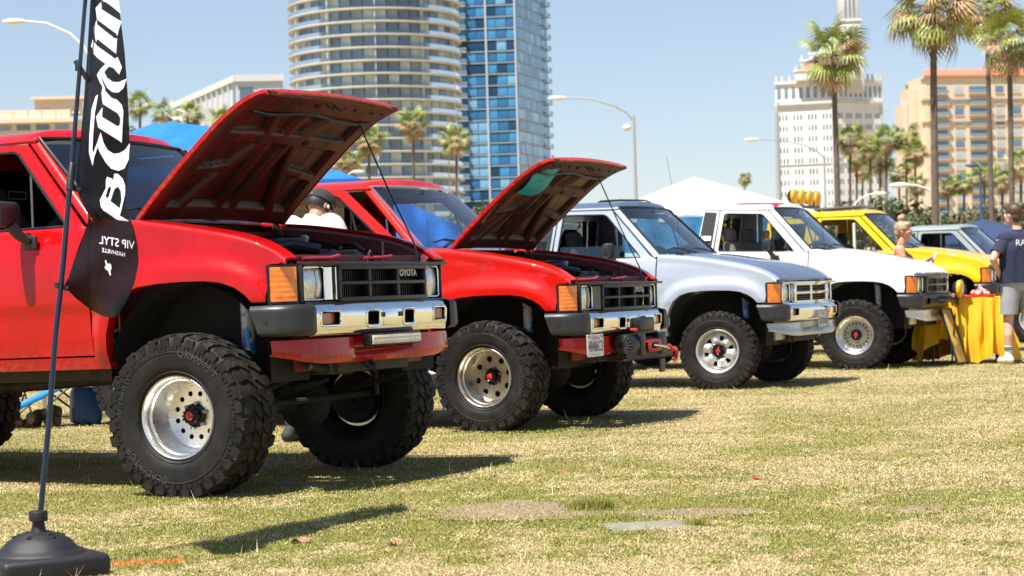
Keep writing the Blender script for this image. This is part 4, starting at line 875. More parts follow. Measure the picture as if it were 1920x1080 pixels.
b = MB(); b.box((LID[0], LID[1], -.004), (.37, .27, .022), .004, (0, 0, .12)); b.box((LID[0], LID[1], -.003), (.33, .23, .022), .004, (0, 0, .12)); b.box((LID[0]+.09, LID[1], .0075), (.05, .02, .004), .002, (0, 0, .12)); lid = b.build('utility_cover', mat("green_concrete", (.14, .175, .12), rough=.85, col2=(.27, .22, .15), vscale=11, bump=.3)); tag(lid, "faded green rectangular utility cover set in the bare patch of lawn", "utility cover")
def litter(name, loc, size, m, label, rz=0.3):
    b = MB(); P = [[(size*(i/4-.5)*1.6, size*(j/3-.5), .012*math.sin(i*1.9+j)+.014) for j in range(4)] for i in range(5)]; b.grid(P); o = b.build(name, m, loc=loc, rot=(0, 0, rz)); tag(o, label, "leaf"); return o
BL = mat("dead_leaf", (.30, .17, .08), rough=.8, var=.3, vscale=40)
g1 = W(563, 1025, 7.95); litter('fallen_leaf', (g1.x, 7.95, .004), .06, BL, "curled brown leaf on the grass in front of the nearest truck")
g2 = W(738, 1038, 7.75); litter('fallen_leaf', (g2.x, 7.75, .004), .03, BL, "small brown leaf on the grass near the bottom centre", 1.2)
b = MB(); b.box((W(1418, 910, 10).x, 9.95, .012), (.045, .02, .012), .004, (0, .2, .4)); tag(b.build('red_scrap', REDP), "tiny red scrap lying on the open dry grass", "litter")
# ------------------------------------------------------------------ feather flag on its weighted base
FD = 7.25
def fd(py): return FD+.30*(1050-py)/500     # the pole leans away from the camera
fl_root = empty('feather_flag', (W(75, 1085, FD).x, FD, 0)); tag(fl_root, "tall black feather flag with white blackletter print on a plastic base", "flag"); FO = Vector(fl_root.location)
PBLACK = mat("moulded_black_plastic", (.012, .012, .013), rough=.5, var=.25, vscale=14, bump=.25, bscale=400); POLEM = mat("navy_pole", (.012, .017, .028), rough=.3, metal=.3, coat=.4)
b = MB(); b.box((0, 0, .042), (.40, .40, .082), .022, (0, 0, R_(33)), seg=3)
b.lathe([(.0, .163), (.045, .160), (.085, .148), (.115, .128), (.135, .104), (.140, .098), (.160, .092), (.172, .080), (.176, .070)], 48, M=Matrix.Rotation(R_(90), 4, 'X')); b.build('base', PBLACK, fl_root)
for k in range(6):
    a = R_(-100+60*k); b = MB(); b.cyl((.085*math.cos(a), .085*math.sin(a), .120), (.087*math.cos(a), .087*math.sin(a), .1495), .0085, n=12); b.build('base_hole', BLACK, fl_root)
    b = MB(); b.tube([(math.cos(a+t)*(.118-.05*math.cos(t*2.6)), math.sin(a+t)*(.118-.05*math.cos(t*2.6)), .126+.030*math.cos(t*2.6)) for t in np.linspace(-.42, .42, 11)], .0028, 5); b.build('base_rib', PBLACK, fl_root)
b = MB(); b.lathe([(.034, .150), (.026, .170), (.022, .190), (.022, .205)], 20, M=Matrix.Rotation(R_(90), 4, 'X')); b.build('socket', PBLACK, fl_root)
b = MB(); b.lathe([(.022, .198), (.034, .200), (.035, .205), (.035, .232), (.033, .236), (.012, .237)], 12, M=Matrix.Rotation(R_(90), 4, 'X')); b.build('clamp_collar', PBLACK, fl_root)
pp = [W(x, y, fd(y))-FO for x, y in ((76, 962), (91, 800), (105, 620), (118, 500), (132, 340), (147, 160), (160, 0))]
pp += [W(x, y, fd(y))-FO for x, y in ((165, -100), (170, -190), (177, -270), (188, -350), (206, -412), (230, -440))]
b = MB(); b.tube(pp[:5], [.0105]*5, 12); b.build('pole', POLEM, fl_root)
b = MB(); b.tube(pp[4:], [.0085, .0085, .008, .0075, .007, .006, .005, .004, .003], 10); b.build('upper_pole', POLEM, fl_root)
a_ = W(131, 345, fd(345))-FO; c_ = W(135, 310, fd(310))-FO; b = MB(); b.tube([a_+(a_-c_)*.35, a_, c_, c_+(c_-a_)*.1], [.0135, .0145, .012, .010], 12); b.build('pole_joint', PLAST, fl_root)
rowsF = [(-440, 225, 238), (-410, 205, 250), (-350, 192, 254), (-270, 184, 246), (-190, 179, 236), (-100, 174, 227), (0, 170, 222), (50, 167, 228), (100, 164, 234), (185, 158, 240), (235, 154, 242), (280, 150, 243), (320, 145.5, 240), (350, 143, 237), (380, 153, 235), (400, 164, 240), (410, 166, 244), (425, 163, 250), (445, 155, 255), (460, 149, 258), (490, 139, 260), (505, 134, 258), (520, 129, 255), (538, 120, 250), (560, 143, 240), (580, 169, 229), (590, 188, 221), (598, 205, 213)]
_ry = np.array([r[0] for r in rowsF], float); _rl = np.array([r[1] for r in rowsF], float); _rr = np.array([r[2] for r in rowsF], float)
def fdepth(px, py):
    l = np.interp(py, _ry, _rl); r = np.interp(py, _ry, _rr); t = (px-l)/np.maximum(r-l, 1)
    return fd(py)+.06+.030*np.sin(t*4.6+py*.012)*smooth(-440, -200, py)+.020*np.sin(py*.020+t*2)-.045*np.exp(-((py-395)/22)**2)*(1-t)+.028*np.sin(py*.045+t*5)*smooth(380, 470, py)-.26*t-.006*np.exp(-((t-.42)/.04)**2)*smooth(420, 470, py)
def fpt(px, py, off=0.0): d = float(fdepth(px, py))+off; return W(px, py, d)-FO
rows = []
for y in list(np.arange(-440, 380, 12))+list(np.arange(380, 598.1, 5)):
    l, r = np.interp(y, _ry, _rl), np.interp(y, _ry, _rr); rows.append([tuple(fpt(l+(r-l)*t, y)) for t in np.linspace(0, 1, 26)])
b = MB(); b.grid(rows); V = np.array(b.v); F = np.array([(f[0], f[1], f[2]) for f in b.f]+[(f[0], f[2], f[3]) for f in b.f]); b2 = MB(); b2.add(*shell(V, F, .0012))
def cloth_mat():
    m = bpy.data.materials.new("thin_black_polyester"); m.use_nodes = True; nt = m.node_tree; N = nt.nodes; L = nt.links; b = N["Principled BSDF"]; b.inputs["Base Color"].default_value = (.006, .006, .007, 1); b.inputs["Roughness"].default_value = .5; b.inputs["Specular IOR Level"].default_value = .12
    tr = N.new("ShaderNodeBsdfTransparent"); mx = N.new("ShaderNodeMixShader"); mx.inputs[0].default_value = .85; L.new(tr.outputs[0], mx.inputs[1]); L.new(b.outputs[0], mx.inputs[2]); L.new(mx.outputs[0], N["Material Output"].inputs[0]); return m
b2.build('flag_cloth', cloth_mat(), fl_root, smooth=80)
FPRINT = mat("flag_white_print", (.66, .66, .74), rough=.55)
def pA(pts): return [(100+u/5.4, v/5.4) for u, v in pts]
def pB(pts): return [(100+u/4.5, 180+v/4.5) for u, v in pts]
glyphs = [(pA([(495, -60), (650, -60), (660, 0), (681, 140), (600, 72), (540, 28), (497, 12)]), []),
 (pA([(485, 20), (430, 85), (444, 200), (540, 270), (640, 345), (650, 366), (668, 290), (692, 222), (600, 168), (490, 98)]), []),
 (pA([(441, 206), (410, 280), (412, 325), (435, 432), (444, 395), (540, 470), (637, 546), (646, 390), (628, 396), (540, 330), (443, 250)]), []),
 (pA([(400, 405), (383, 475), (400, 490), (412, 548), (450, 590), (530, 650), (480, 700), (443, 762), (470, 832), (500, 880), (490, 950), (502, 1045), (560, 1085), (640, 1100), (700, 1100), (680, 1050), (640, 1010), (590, 995), (530, 930), (520, 890), (478, 772), (500, 800), (545, 890), (600, 935), (660, 940), (712, 895), (745, 800), (660, 836), (600, 832), (545, 790), (515, 735), (562, 676), (610, 690), (668, 757), (695, 685), (650, 580), (630, 602), (440, 466)]), []),
 (pB([(378, -10), (358, 5), (325, 110), (306, 330), (302, 480), (332, 592), (345, 520), (375, 430), (390, 470), (440, 560), (490, 615), (550, 633), (600, 615), (635, 540), (646, 400), (610, 455), (560, 485), (510, 490), (460, 460), (425, 400), (400, 310), (370, 400), (335, 490), (330, 460), (336, 330), (350, 150)]), []),
 (pB([(412, 20), (420, 70), (545, 150), (566, 190), (563, 240), (545, 260), (412, 180), (416, 98), (362, 178), (380, 268), (565, 385), (578, 398), (585, 262), (592, 130), (578, 75), (530, 40), (430, 24)]), []),
 (pB([(515, 660), (508, 720), (495, 700), (455, 685), (445, 715), (445, 780), (395, 880), (402, 935), (420, 965), (540, 1045), (560, 1050), (640, 1058), (600, 1035), (562, 1012), (572, 980), (605, 830), (605, 760), (585, 700), (545, 660)]), [pB([(485, 760), (460, 782), (442, 850), (455, 870), (470, 850), (488, 790)]), pB([(545, 765), (515, 790), (482, 890), (560, 950), (578, 880), (570, 800)])])]
for o, hs in glyphs:
    V, F = tri2d(o, hs, 5.0); V3 = np.array([tuple(fpt(x, y, -.006)) for x, y in V]); b = MB(); b.add(*shell(V3, F, .0008)); b.build('printed_letter', FPRINT, fl_root, smooth=0)
def ftext(s, cx, cy, width, slope, name):
    vs, fs = text_mesh(s, 1.0, 0.0); xs_ = [v[0] for v in vs]; k = width/(max(xs_)-min(xs_)); b = MB()
    b.add([tuple(fpt(cx-v[0]*k, cy-v[1]*k*1.25+slope*(-v[0]*k), -.006)) for v in vs], fs); b.build(name, FPRINT, fl_root, smooth=0)
ftext("VIP STYL", 219, 456, 66, .17, 'printed_line'); ftext("NASHVILLE", 213, 474, 43, .22, 'printed_line')
em = [(197, 489), (199, 488), (201, 494), (203, 496), (206, 494), (209, 499), (209, 505), (207, 509), (208, 517), (206, 516), (203, 508), (199, 506), (196, 501), (199, 499)]
V, F = tri2d(em, [], 3.0); V3 = np.array([tuple(fpt(x, y, -.006)) for x, y in V]); b = MB(); b.add(*shell(V3, F, .0008)); b.build('printed_emblem', FPRINT, fl_root, smooth=0)
for (x0, y0), (x1, y1) in (((147, 128), (161, 140)), ((108, 536), (126, 541)), ((133, 352), (146, 356))):
    b = MB(); p0 = W(x0, y0, fd(y0))-FO; p1 = fpt(x1, y1); b.box(tuple((p0+p1)/2), ((p1-p0).length+.01, .012, .020), .004, (0, -math.atan2((p1-p0).z, (p1-p0).x), 0)); b.tube([p0+Vector((0, 0, -.011)), p0+Vector((0, 0, .011))], .0135, 10); b.build('flag_strap', PLAST, fl_root)
# ------------------------------------------------------------------ things particular to single trucks
def on_body(P_dz, pitch): return Matrix.Translation((0, 0, P_dz)) @ Matrix.Rotation(pitch, 4, 'Y')
def sub(o, dz, pitch): o.matrix_basis = on_body(dz, pitch) @ o.matrix_basis; return o
# nearest truck: LED light bar
lb = empty('light_bar', parent=T1)
b = MB(); b.box((.655, .02, .742), (.05, .52, .062), .008); b.build('housing', PLAST, lb)
b = MB(); b.box((.683, .02, .742), (.006, .485, .046), .002); b.build('lens', mat("led_lens", (.85, .78, .60), rough=.3, coat=1, var=.3, vscale=60), lb)  # pale yellow lens colour stands in for the ground reflected in it
def led(): b = MB(); b.lathe([(0, -.003), (.004, -.004), (.0075, -.006), (.0085, -.007)], 8, M=Matrix.Rotation(R_(90), 4, 'Z')); return b.mesh('led')
for i in range(24):
    for j in range(2): put('led', cached('led', led), ALLOY, lb, loc=(.684, .02-.228+i*.0198, .731+j*.022))
sub(lb, 0, -.018)
b = MB(); b.tube([(.56, -.18, .66), (.60, -.17, .62), (.62, -.14, .60), (.60, -.11, .62), (.56, -.10, .66)], .014, 8); b.build('tow_hook', BLACK, T1)
b = MB(); b.tube([(.54, -.62, .64), (.46, -.30, .60), (.36, .05, .585)], .020, 8); b.build('drag_link', BLACK, T1)
# gear seen through the side glass of the nearest truck: window decals and bags behind the seat
DEC = mat("pale_decal", (.30, .29, .25), rough=.7)
for (y, z, w_, h_) in ((-.52, 1.60, .20, .075), (-.30, 1.50, .12, .06), (-.48, 1.51, .09, .035), (.05, 1.62, .16, .05)):
    b = MB(); b.add(*panel(rrect(y-w_/2, z-h_/2, y+w_/2, z+h_/2, .01), [rrect(y-w_/2+.008, z-h_/2+.008, y+w_/2-.008, z+h_/2-.008, .008)], lambda a, c: (-1.95+.13*(c-1.385)+.012, a, c), .05, .001)); b.build('window_decal', DEC, T1)
b = MB(); b.box((-1.85, -.50, 1.42), (.16, .30, .20), .05); b.build('stowed_bag', mat("dark_canvas", (.03, .028, .025), rough=.9, var=.3), T1); b = MB(); b.box((-1.86, -.15, 1.45), (.14, .28, .16), .04); b.build('stowed_bag', mat("brown_canvas", (.08, .05, .03), rough=.9), T1)
# second truck: licence plate, winch with fairlead and hook, paper on the hood
lp = empty('licence_plate', parent=T2)
b = MB(); b.add(*panel(rrect(-.800, .640, -.525, .795, .012), [], lambda y, z: (.632+0*y, y, z), .1, .003)); b.build('plate', mat("plate_white", (.72, .72, .72), rough=.45), lp)
def plate_text(s, cy, cz, width, hgt, m, par, x=.6345):
    vs, fs = text_mesh(s, 1.0, 0.0); xs_ = [v[0] for v in vs]; ys_ = [v[1] for v in vs]; k = width/(max(xs_)-min(xs_)); ky = hgt/(max(ys_)-min(ys_)); my = (max(ys_)+min(ys_))/2; mx = (max(xs_)+min(xs_))/2
    b = MB(); b.add([(x, cy+(v[0]-mx)*k, cz+(v[1]-my)*ky) for v in vs], fs); return b.build('plate_lettering', m, par, smooth=0)
NAVY = mat("plate_navy", (.02, .03, .10), rough=.5); PRED = mat("plate_red", (.45, .03, .05), rough=.5)
plate_text("48486C3", -.662, .712, .235, .075, NAVY, lp); plate_text("California", -.662, .772, .135, .030, PRED, lp); plate_text("* dmv.ca.gov *", -.662, .655, .15, .012, NAVY, lp)
for y in (-.77, -.555):
    b = MB(); b.cyl((.632, y, .778), (.638, y, .778), .006, n=8); b.build('plate_bolt', STEEL, lp)
sub(lp, -.130, 0); lp.location.x += .035
wi = empty('winch', parent=T2)
b = MB(); b.box((.66, .16, .585), (.16, .86, .012), .003); b.box((.735, .16, .615), (.010, .86, .072), .003); b.box((.735, -.26, .615), (.012, .02, .074), .002); b.build('winch_tray', mat("winch_tray", (.035, .037, .040), rough=.55, metal=.4, var=.3), wi)
b = MB(); b.lathe([(0, -.10), (.045, -.10), (.072, -.088), (.078, -.075), (.078, .06)], 32, M=Matrix.Translation((.68, -.14, .690))); b.build('motor', mat("winch_black", (.012, .012, .013), rough=.4), wi)
for i in range(18):
    a = 2*math.pi*i/18; b = MB(); b.box((.68+.052*math.cos(a), -.236, .690+.052*math.sin(a)), (.045, .010, .005), .001, (0, -a, 0)); b.build('cooling_fin', mat("fin_grey", (.10, .10, .10), rough=.4, metal=.5), wi)
b = MB(); b.box((.68, -.03, .690), (.17, .09, .16), .012); b.box((.68, .36, .690), (.17, .11, .16), .012); b.box((.68, .15, .775), (.10, .34, .018), .004); b.build('winch_housing', PLASTG, wi)
b = MB(); b.lathe([(.035, -.14), (.052, -.13), (.052, .13), (.035, .14)], 24, M=Matrix.Translation((.68, .16, .690))); b.build('rope_drum', mat("synthetic_rope", (.16, .03, .05), rough=.8, var=.4, vscale=60), wi)
b = MB(); b.box((.672, .14, .832), (.11, .28, .10), .016); b.build('control_box', PLASTG, wi)
b = MB(); b.add(*panel(rrect(.03, .632, .30, .722, .042), [rrect(.10, .656, .23, .698, .02)], lambda y, z: (.772+0*y, y, z), .04, .028)); b.build('fairlead', mat("anodised_red", (.36, .012, .02), rough=.28, metal=.6), wi)
b = MB(); b.tube([(.76, .165, .680), (.80, .20, .672), (.835, .235, .660), (.85, .255, .650)], .010, 8); b.build('rope_thimble', CHROME, wi)
HOOKR = mat("hook_red", (.62, .02, .012), rough=.35, coat=.5)
b = MB(); b.tube([(.848, .235, .675), (.858, .262, .652), (.862, .272, .640)]+[(.866+.0*k, .300+.042*math.cos(t), .606+.042*math.sin(t)) for k, t in enumerate(np.linspace(2.2, -2.5, 16))], [.012, .014, .014]+[.015]*12+[.014, .012, .010, .007], 10); b.build('hook', HOOKR, wi)
b = MB(); b.box((.73, -.13, .800), (.05, .10, .018), .006, (0, 0, .5)); b.build('clutch_lever', HOOKR, wi)
b = MB(); b.box((.70, .46, .52), (.012, .10, .10), .003); b.build('shackle_tab', PLASTG, wi)
sub(wi, -.120, 0)
hood2 = [c for c in T2.children if c.name.startswith('hood') and c.type == 'EMPTY'][0]
CY = mat("cyan_card", (.02, .33, .40), rough=.5)
b = MB(); P2 = []
for i in range(7): P2.append([(.62+.27*i/6, -.59+.34*j/6, -.150-.045*(i/6)-.018*math.sin(j/6*3.1)-.012*math.sin(i*.9)) for j in range(7)])
b.grid(P2, flip=True); pc = b.build('entry_card', CY, hood2)
def card_text(s, x, y, size):
    vs, fs = text_mesh(s, size, 0.0); b = MB(); b.add([(x+v[1], y+v[0], -.158-.045*((x+v[1]-.62)/.27)-.018*math.sin((y+v[0]+.59)/.34*3.1)-.006) for v in vs], fs); return b.build('card_print', mat("card_ink", (.01, .03, .04), rough=.6), hood2, smooth=0)
card_text("273", .835, -.45, .055); card_text("85 TOY", .775, -.47, .022); card_text("022", .84, -.30, .024)
b = MB(); b.add(*panel(rrect(.30, -.63, .50, -.585, .01), [], lambda x, y: (x, y, -.075-.10*(x-.3)), .05, .001)); b.build('worn_sticker', mat("worn_sticker", (.40, .30, .22), rough=.7, var=.3, vscale=30), hood2)
# third truck: plate, tow hook, clothes on the dashboard, roof rack rail, wing antennas
lp3 = empty('licence_plate', parent=T3); b = MB(); b.add(*panel(rrect(-.055, .70, .215, .865, .012), [], lambda y, z: (.690+0*y, y, z), .1, .003)); b.build('plate', mat("plate_grey", (.50, .52, .52), rough=.45), lp3)
b = MB(); e = [(.692, p[0], p[1]) for p in rrect(-.055, .70, .215, .865, .012)]; b.tube(e, .005, 6, closed=True); b.build('plate_frame', mat("plate_frame_grey", (.25, .26, .26), rough=.4, metal=.5), lp3)
plate_text("2U70106", .08, .765, .22, .06, mat("plate_dark", (.10, .11, .14), rough=.5), lp3, .6925); plate_text("California", .08, .835, .09, .018, mat("plate_dark", (.10, .11, .14), rough=.5), lp3, .6925); sub(lp3, -.151, .008)
b = MB(); b.tube([(.60, .10, .60), (.64, .10, .58), (.65, .10, .55), (.63, .10, .53), (.60, .10, .535)], .012, 8); sub(b.build('tow_hook', STEEL, T3), -.151, 0)
CL = mat("pale_cloth", (.30, .36, .38), rough=.9, var=.15, vscale=20); b = MB()
for k in range(9): b.ball((-.80+.05*math.sin(k*2.1), -.55+.13*k, 1.41+.02*math.sin(k*1.3)), (.10, .10, .065), 10, 7, rot=(k*.7, k*1.1, k))
sub(b.build('cloth_heap', CL, T3), -.151, 0)
b = MB(); b.tube([(-1.16, .25, 1.965), (-1.22, .25, 1.99), (-1.5, .25, 2.00), (-1.72, .25, 1.995), (-1.78, .25, 1.965)], .012, 6); sub(b.build('roof_rail', PLASTG, T3), -.151, .008)
for tr, x, y, h, dz_, in ((T3, -.40, -.735, .95, -.151), (T4, -.42, -.735, .92, -.107), (T2, -.40, .735, .90, -.123)):
    a = empty('antenna', parent=tr); b = MB(); b.lathe([(.014, 0), (.012, .012), (.005, .03)], 10, M=Matrix.Translation((x, y, float(zh(x))-.015+dz_)) @ Matrix.Rotation(R_(90), 4, 'X')); b.build('antenna_base', PLASTG, a); b = MB(); b.tube([(x, y, float(zh(x))+dz_), (x-.05, y, float(zh(x))+h*.5+dz_), (x-.13, y, float(zh(x))+h+dz_)], [.0028, .0022, .0016], 5); b.build('mast', STEEL, a)
# fourth truck: roof stripe, driving lamp, front bar, pillar sticker
STR = mat("stripe_red", (.52, .02, .05), rough=.35, coat=.4); STO = mat("stripe_orange", (.72, .16, .01), rough=.35, coat=.4)
def stripe(y0, y1, x0, x1, m, name, hood=False):
    b = MB(); rows = []
    for x in np.linspace(x0, x1, 24):
        row = []
        for y in np.linspace(y0, y1, 8):
            e = abs(y)/.652
            if hood: z = float(zh(x))+.028*(1-(y/.68)**2)-.006*math.exp(-((abs(y)/.68-.62)/.05)**2)-.004+.004
            else:
                e2 = e**(1/.92); xf = -1.080-.045*e2**2; t = (x-xf)/(-1.915-xf); fr = float(smooth(0, .07, np.array(t))); z = 1.968-.032*e2**2-.048*e2**9-.058*(1-fr)**2*(1-.35*e2**2)+.004
            row.append((x, y, z))
        rows.append(row)
    b.grid(rows); return sub(b.build(name, m, T4), -.107, .036)
stripe(-.56, -.22, -1.115, -1.60, STR, 'roof_stripe'); stripe(.20, .36, -.40, .30, STO, 'hood_stripe', True); stripe(.05, .17, -.40, .30, STR, 'hood_stripe', True)
dl = empty('driving_lamp', parent=T4)
b = MB(); b.lathe([(.0, .07), (.06, .06), (.090, .03), (.098, -.01)], 28, M=Matrix.Translation((.80, .22, .985)) @ Matrix.Rotation(R_(-90), 4, 'Z') @ Matrix.Rotation(R_(180), 4, 'Z')); b.build('lamp_shell', PLAST, dl)
YC = mat("yellow_lamp_cover", (.72, .40, .004), rough=.35, coat=.4, var=.1)
def lampcover(): b = MB(); b.lathe([(.100, .012), (.104, .0), (.104, -.022), (.092, -.034), (.05, -.040), (0, -.042)], 28, M=Matrix.Rotation(R_(90), 4, 'Z')); return b.mesh('lamp_cover')
put('lamp_cover', cached('lampcover', lampcover), YC, dl, loc=(.805, .22, .985)); b = MB(); b.cyl((.79, .22, .80), (.79, .22, .90), .012, n=8); b.build('lamp_bracket', PLAST, dl); sub(dl, -.107, .036)
b = MB(); b.tube([(.70, -.30, .86), (.76, -.28, .86), (.775, -.1, .86), (.775, .35, .86), (.76, .48, .86), (.70, .5, .86)], .020, 10); b.box((.72, .0, .90), (.10, .16, .05), .012); sub(b.build('front_bar', PLASTG, T4), -.107, .036)
b = MB(); b.tube([(.75, -.05, .925), (.79, .0, .93), (.79, .06, .93), (.75, .10, .925)], .012, 8); sub(b.build('shackle', CHROME, T4), -.107, .036)
b = MB(); b.add(*panel(rrect(-1.935, 1.52, -1.815, 1.575, .008), [], lambda x, z: (x, belt_map(x, z)[1]-.016, z), .05, .001)); sub(b.build('pillar_sticker', mat("sticker_white", (.66, .60, .60), rough=.5), T4), -.107, .036)
b = MB(); b.box((-1.26, -.30, 1.52), (.05, .20, .34), .03, (0, .1, .5)); sub(b.build('life_vest', STO, T4), -.107, 0)
# yellow truck: four covered lamps on a roof bar, roof rack panel
rb = empty('roof_light_bar', parent=T5)
b = MB(); b.tube([(-2.12, -.60, 1.93), (-2.12, -.58, 2.03), (-2.12, .58, 2.03), (-2.12, .60, 1.93)], .022, 8); b.build('bar', PLASTG, rb)
for k in range(4):
    y = -.50+k*.33; b = MB(); b.lathe([(0, .09), (.05, .08), (.09, .04), (.102, 0)], 24, M=Matrix.Translation((-2.12, y, 2.16)) @ Matrix.Rotation(R_(90), 4, 'Z')); b.cyl((-2.12, y, 2.03), (-2.12, y, 2.08), .012, n=8); b.build('lamp_shell', PLAST, rb); put('lamp_cover', cached('lampcover', lampcover), YC, rb, loc=(-2.12, y, 2.16))
sub(rb, -.03, 0)
b = MB(); b.box((-1.62, .05, 2.005), (.62, .60, .030), .012, (0, -.03, 0)); sub(b.build('sunroof_panel', mat("smoked_panel", (.10, .11, .12), rough=.3), T5), -.045, 0)
# ------------------------------------------------------------------ canopies, table, chair, signs
BTARP = mat("blue_tarp", (.020, .17, .62), rough=.45, var=.18, vscale=5, bump=.6, bscale=7); WTARP = mat("white_canopy", (.78, .78, .76), rough=.8, var=.04, vscale=2); LEGM = mat("canopy_leg", (.55, .55, .55), rough=.4, metal=.6); DTARP = mat("navy_tarp", (.03, .045, .11), rough=.6, var=.15)
def canopy(name, cx, cy, half, zpeak, zeave, rz, m, label, vent=False, wavy=0.03, sag=.10, val=.22, dome=False):
    r = empty(name, (cx, cy, 0), (0, 0, rz)); tag(r, label, "canopy")
    b = MB(); n = 18; P = []
    for i in range(n+1):
        row = []
        for j in range(n+1):
            x = -1+2*i/n; y = -1+2*j/n; e = max(abs(x), abs(y)); diag = min(abs(x), abs(y))/max(e, .01)
            z = zeave+(zpeak-zeave)*((1-e)**.95 if not dome else (1-e**1.25))-sag*(1-diag)**1.5*math.sin(min(1, e)*math.pi)*.6; z += wavy*math.sin(i*2.1+j*1.3)*e*(1-e); row.append((x*half, y*half, z))
        P.append(row)
    b.grid(P, flip=True); b.build('roof_cloth', m, r)
    k = 24
    for s in range(4):
        a = R_(90*s); ca, sa = math.cos(a), math.sin(a); b = MB(); rows = []
        for t in np.linspace(-1, 1, k): x, y = t*half, half+.004; rows.append([(x*ca-y*sa, x*sa+y*ca, zeave), ((x*ca-(y+.02*math.sin(t*13))*sa), (x*sa+(y+.02*math.sin(t*13))*ca), zeave-val)])
        b.grid(rows); b.build('valance_cloth', m, r)
    for sx in (-1, 1):
        for sy in (-1, 1): b = MB(); b.box((sx*half*.96, sy*half*.96, zeave/2), (.035, .035, zeave), .004); b.build('leg', LEGM, r)
    b = MB()
    for sx in (-1, 1):
        b.tube([(sx*half*.96, -half*.96, zeave-.05), (sx*half*.96, half*.96, zeave-.42)], .010, 6); b.tube([(-half*.96, sx*half*.96, zeave-.05), (half*.96, sx*half*.96, zeave-.42)], .010, 6)
    b.build('truss', LEGM, r)
    if vent:
        b = MB(); P = [[(x*half*.16, y*half*.16, zpeak-.05+.10*(1-max(abs(x), abs(y)))) for y in np.linspace(-1, 1, 9)] for x in np.linspace(-1, 1, 9)]; b.grid(P, flip=True); b.build('vent_cap', m, r)
    return r
p = W(290, 225, 18.2); canopy('blue_canopy', p.x+.10, 18.4, 1.42, p.z, 2.00, R_(20), BTARP, "blue tarpaulin canopy behind the nearest red truck", wavy=.16, sag=.03, dome=True)
p = W(1305, 330, 41); canopy('white_canopy', p.x, 41.5, 1.95, p.z, 2.36, R_(12), WTARP, "white peaked canopy with a blue side cloth behind the silver truck", vent=False, wavy=.01, sag=.05, val=.14)
q = W(1310, 428, 39.3); b = MB(); rows = [[(-2.6+5.2*i/40, .05*math.sin(i*1.1), 1.1*(j/10)-.55-.05*math.sin(i*.5)*(1-j/10)) for j in range(11)] for i in range(41)]; b.grid(rows); o = b.build('blue_side_cloth', mat("blue_side_cloth", (.02, .18, .42), rough=.5, col2=(.10, .30, .55), vscale=3), loc=(q.x-.5, 39.3, 1.76), rot=(0, 0, .1)); tag(o, "blue cloth wall hanging under the white canopy", "canopy wall")
p = W(1842, 418, 46); canopy('navy_canopy', p.x, 46, 1.3, p.z+.10, 1.72, R_(8), DTARP, "dark navy canopy far behind the man in the navy shirt", sag=.05)
p = W(1812, 435, 44); b = MB(); b.box((0, 0, 0), (1.9, 4.0, .50), .2, seg=4); b.box((0, .3, -.50), (2.0, 4.6, .62), .22, seg=4); o = b.build('parked_car', WHT, loc=(p.x+1.0, 47, 1.45), rot=(0, 0, .4)); tag(o, "white parked vehicle whose roof shows behind the grey truck", "car")
b = MB(); rows = []
for i in range(31):
    t = i/30; x = -2.75+2.35*t; top = 2.02+.17*math.exp(-((t-.40)/.14)**2)-.12*t-.30*max(0, t-.7)/.3; rows.append([(x, .05*math.sin(i*.8+j*.5)+.02*math.sin(i*2.3), 1.15+(top-1.15)*j/12) for j in range(13)])
b.grid(rows); o = b.build('blue_wall_tarp', BTARP, loc=(0, 20.6, 0)); tag(o, "blue tarpaulin wall seen behind and through the second red truck's windscreen", "tarp")
# table with a yellow cloth
tb = empty('folding_table', (5.20, 22.95, 0), (0, 0, R_(-12))); tag(tb, "folding table beside the white truck under a yellow cloth", "table")
b = MB(); b.box((0, 0, .725), (.86, .72, .03), .008); b.build('table_top', mat("table_plastic", (.55, .54, .50), rough=.5), tb)
for sx in (-1, 1):
    for sy in (-1, 1): b = MB(); b.cyl((sx*.36, sy*.28, 0), (sx*.36, sy*.28, .72), .014, n=8); b.build('leg', mat("table_leg_grey", (.08, .08, .08), rough=.4, metal=.5), tb)
YCL = mat("yellow_cloth", (.74, .43, .010), rough=.75, var=.10, vscale=6)
def drape():
    hx, hy, z0 = .45, .38, .748; per = resample([(-hx, -hy), (hx, -hy), (hx, hy), (-hx, hy)], .018); n = len(per); rows = []; rs = random.Random(3)
    for k in range(26):
        t = k/25; row = []
        for i, (x, y) in enumerate(per):
            L_ = math.hypot(x/hx, y/hy); front = y < -hy+.001; a = i/n*2*math.pi
            nx, ny = (0, -1) if front else ((1, 0) if x > hx-.001 else ((0, 1) if y > hy-.001 else (-1, 0)))
            cor = math.exp(-((abs(x)-hx)/.07)**2-((abs(y)-hy)/.07)**2)
            drop = .56+.10*math.sin(a*3+.6)+.05*math.sin(a*7+1)+.16*cor
            if front: drop = np.interp(x, [-.45, -.36, -.25, -.12, -.02, .08, .18, .30, .45], [.66, .52, .44, .50, .64, .735, .72, .60, .70])
            f = .045*math.sin(a*19+1.2*math.sin(a*5))+.030*math.sin(a*31+2)+.018*math.sin(a*53); f *= t**.8; out_ = .012+t*(.05+.05*cor)+f+.02*math.sin(t*6+a*11)*t
            sx = .035*math.sin(a*23+t*2.4)*t
            row.append((x+nx*out_+(sx if nx == 0 else 0)+cor*.05*t*math.copysign(1, x), y+ny*out_+(sx if ny == 0 else 0)+cor*.05*t*math.copysign(1, y), max(.010+.01*math.sin(a*40), z0-float(drop)*t-.006*(1-math.cos(t*3)))))
        rows.append(row)
    b = MB(); b.grid(rows, wrapu=True); b.grid([[(x, y, z0+.004*math.sin(x*17+y*9)) for x in np.linspace(-hx-.012, hx+.012, 14)] for y in np.linspace(-hy-.012, hy+.012, 12)]); return b
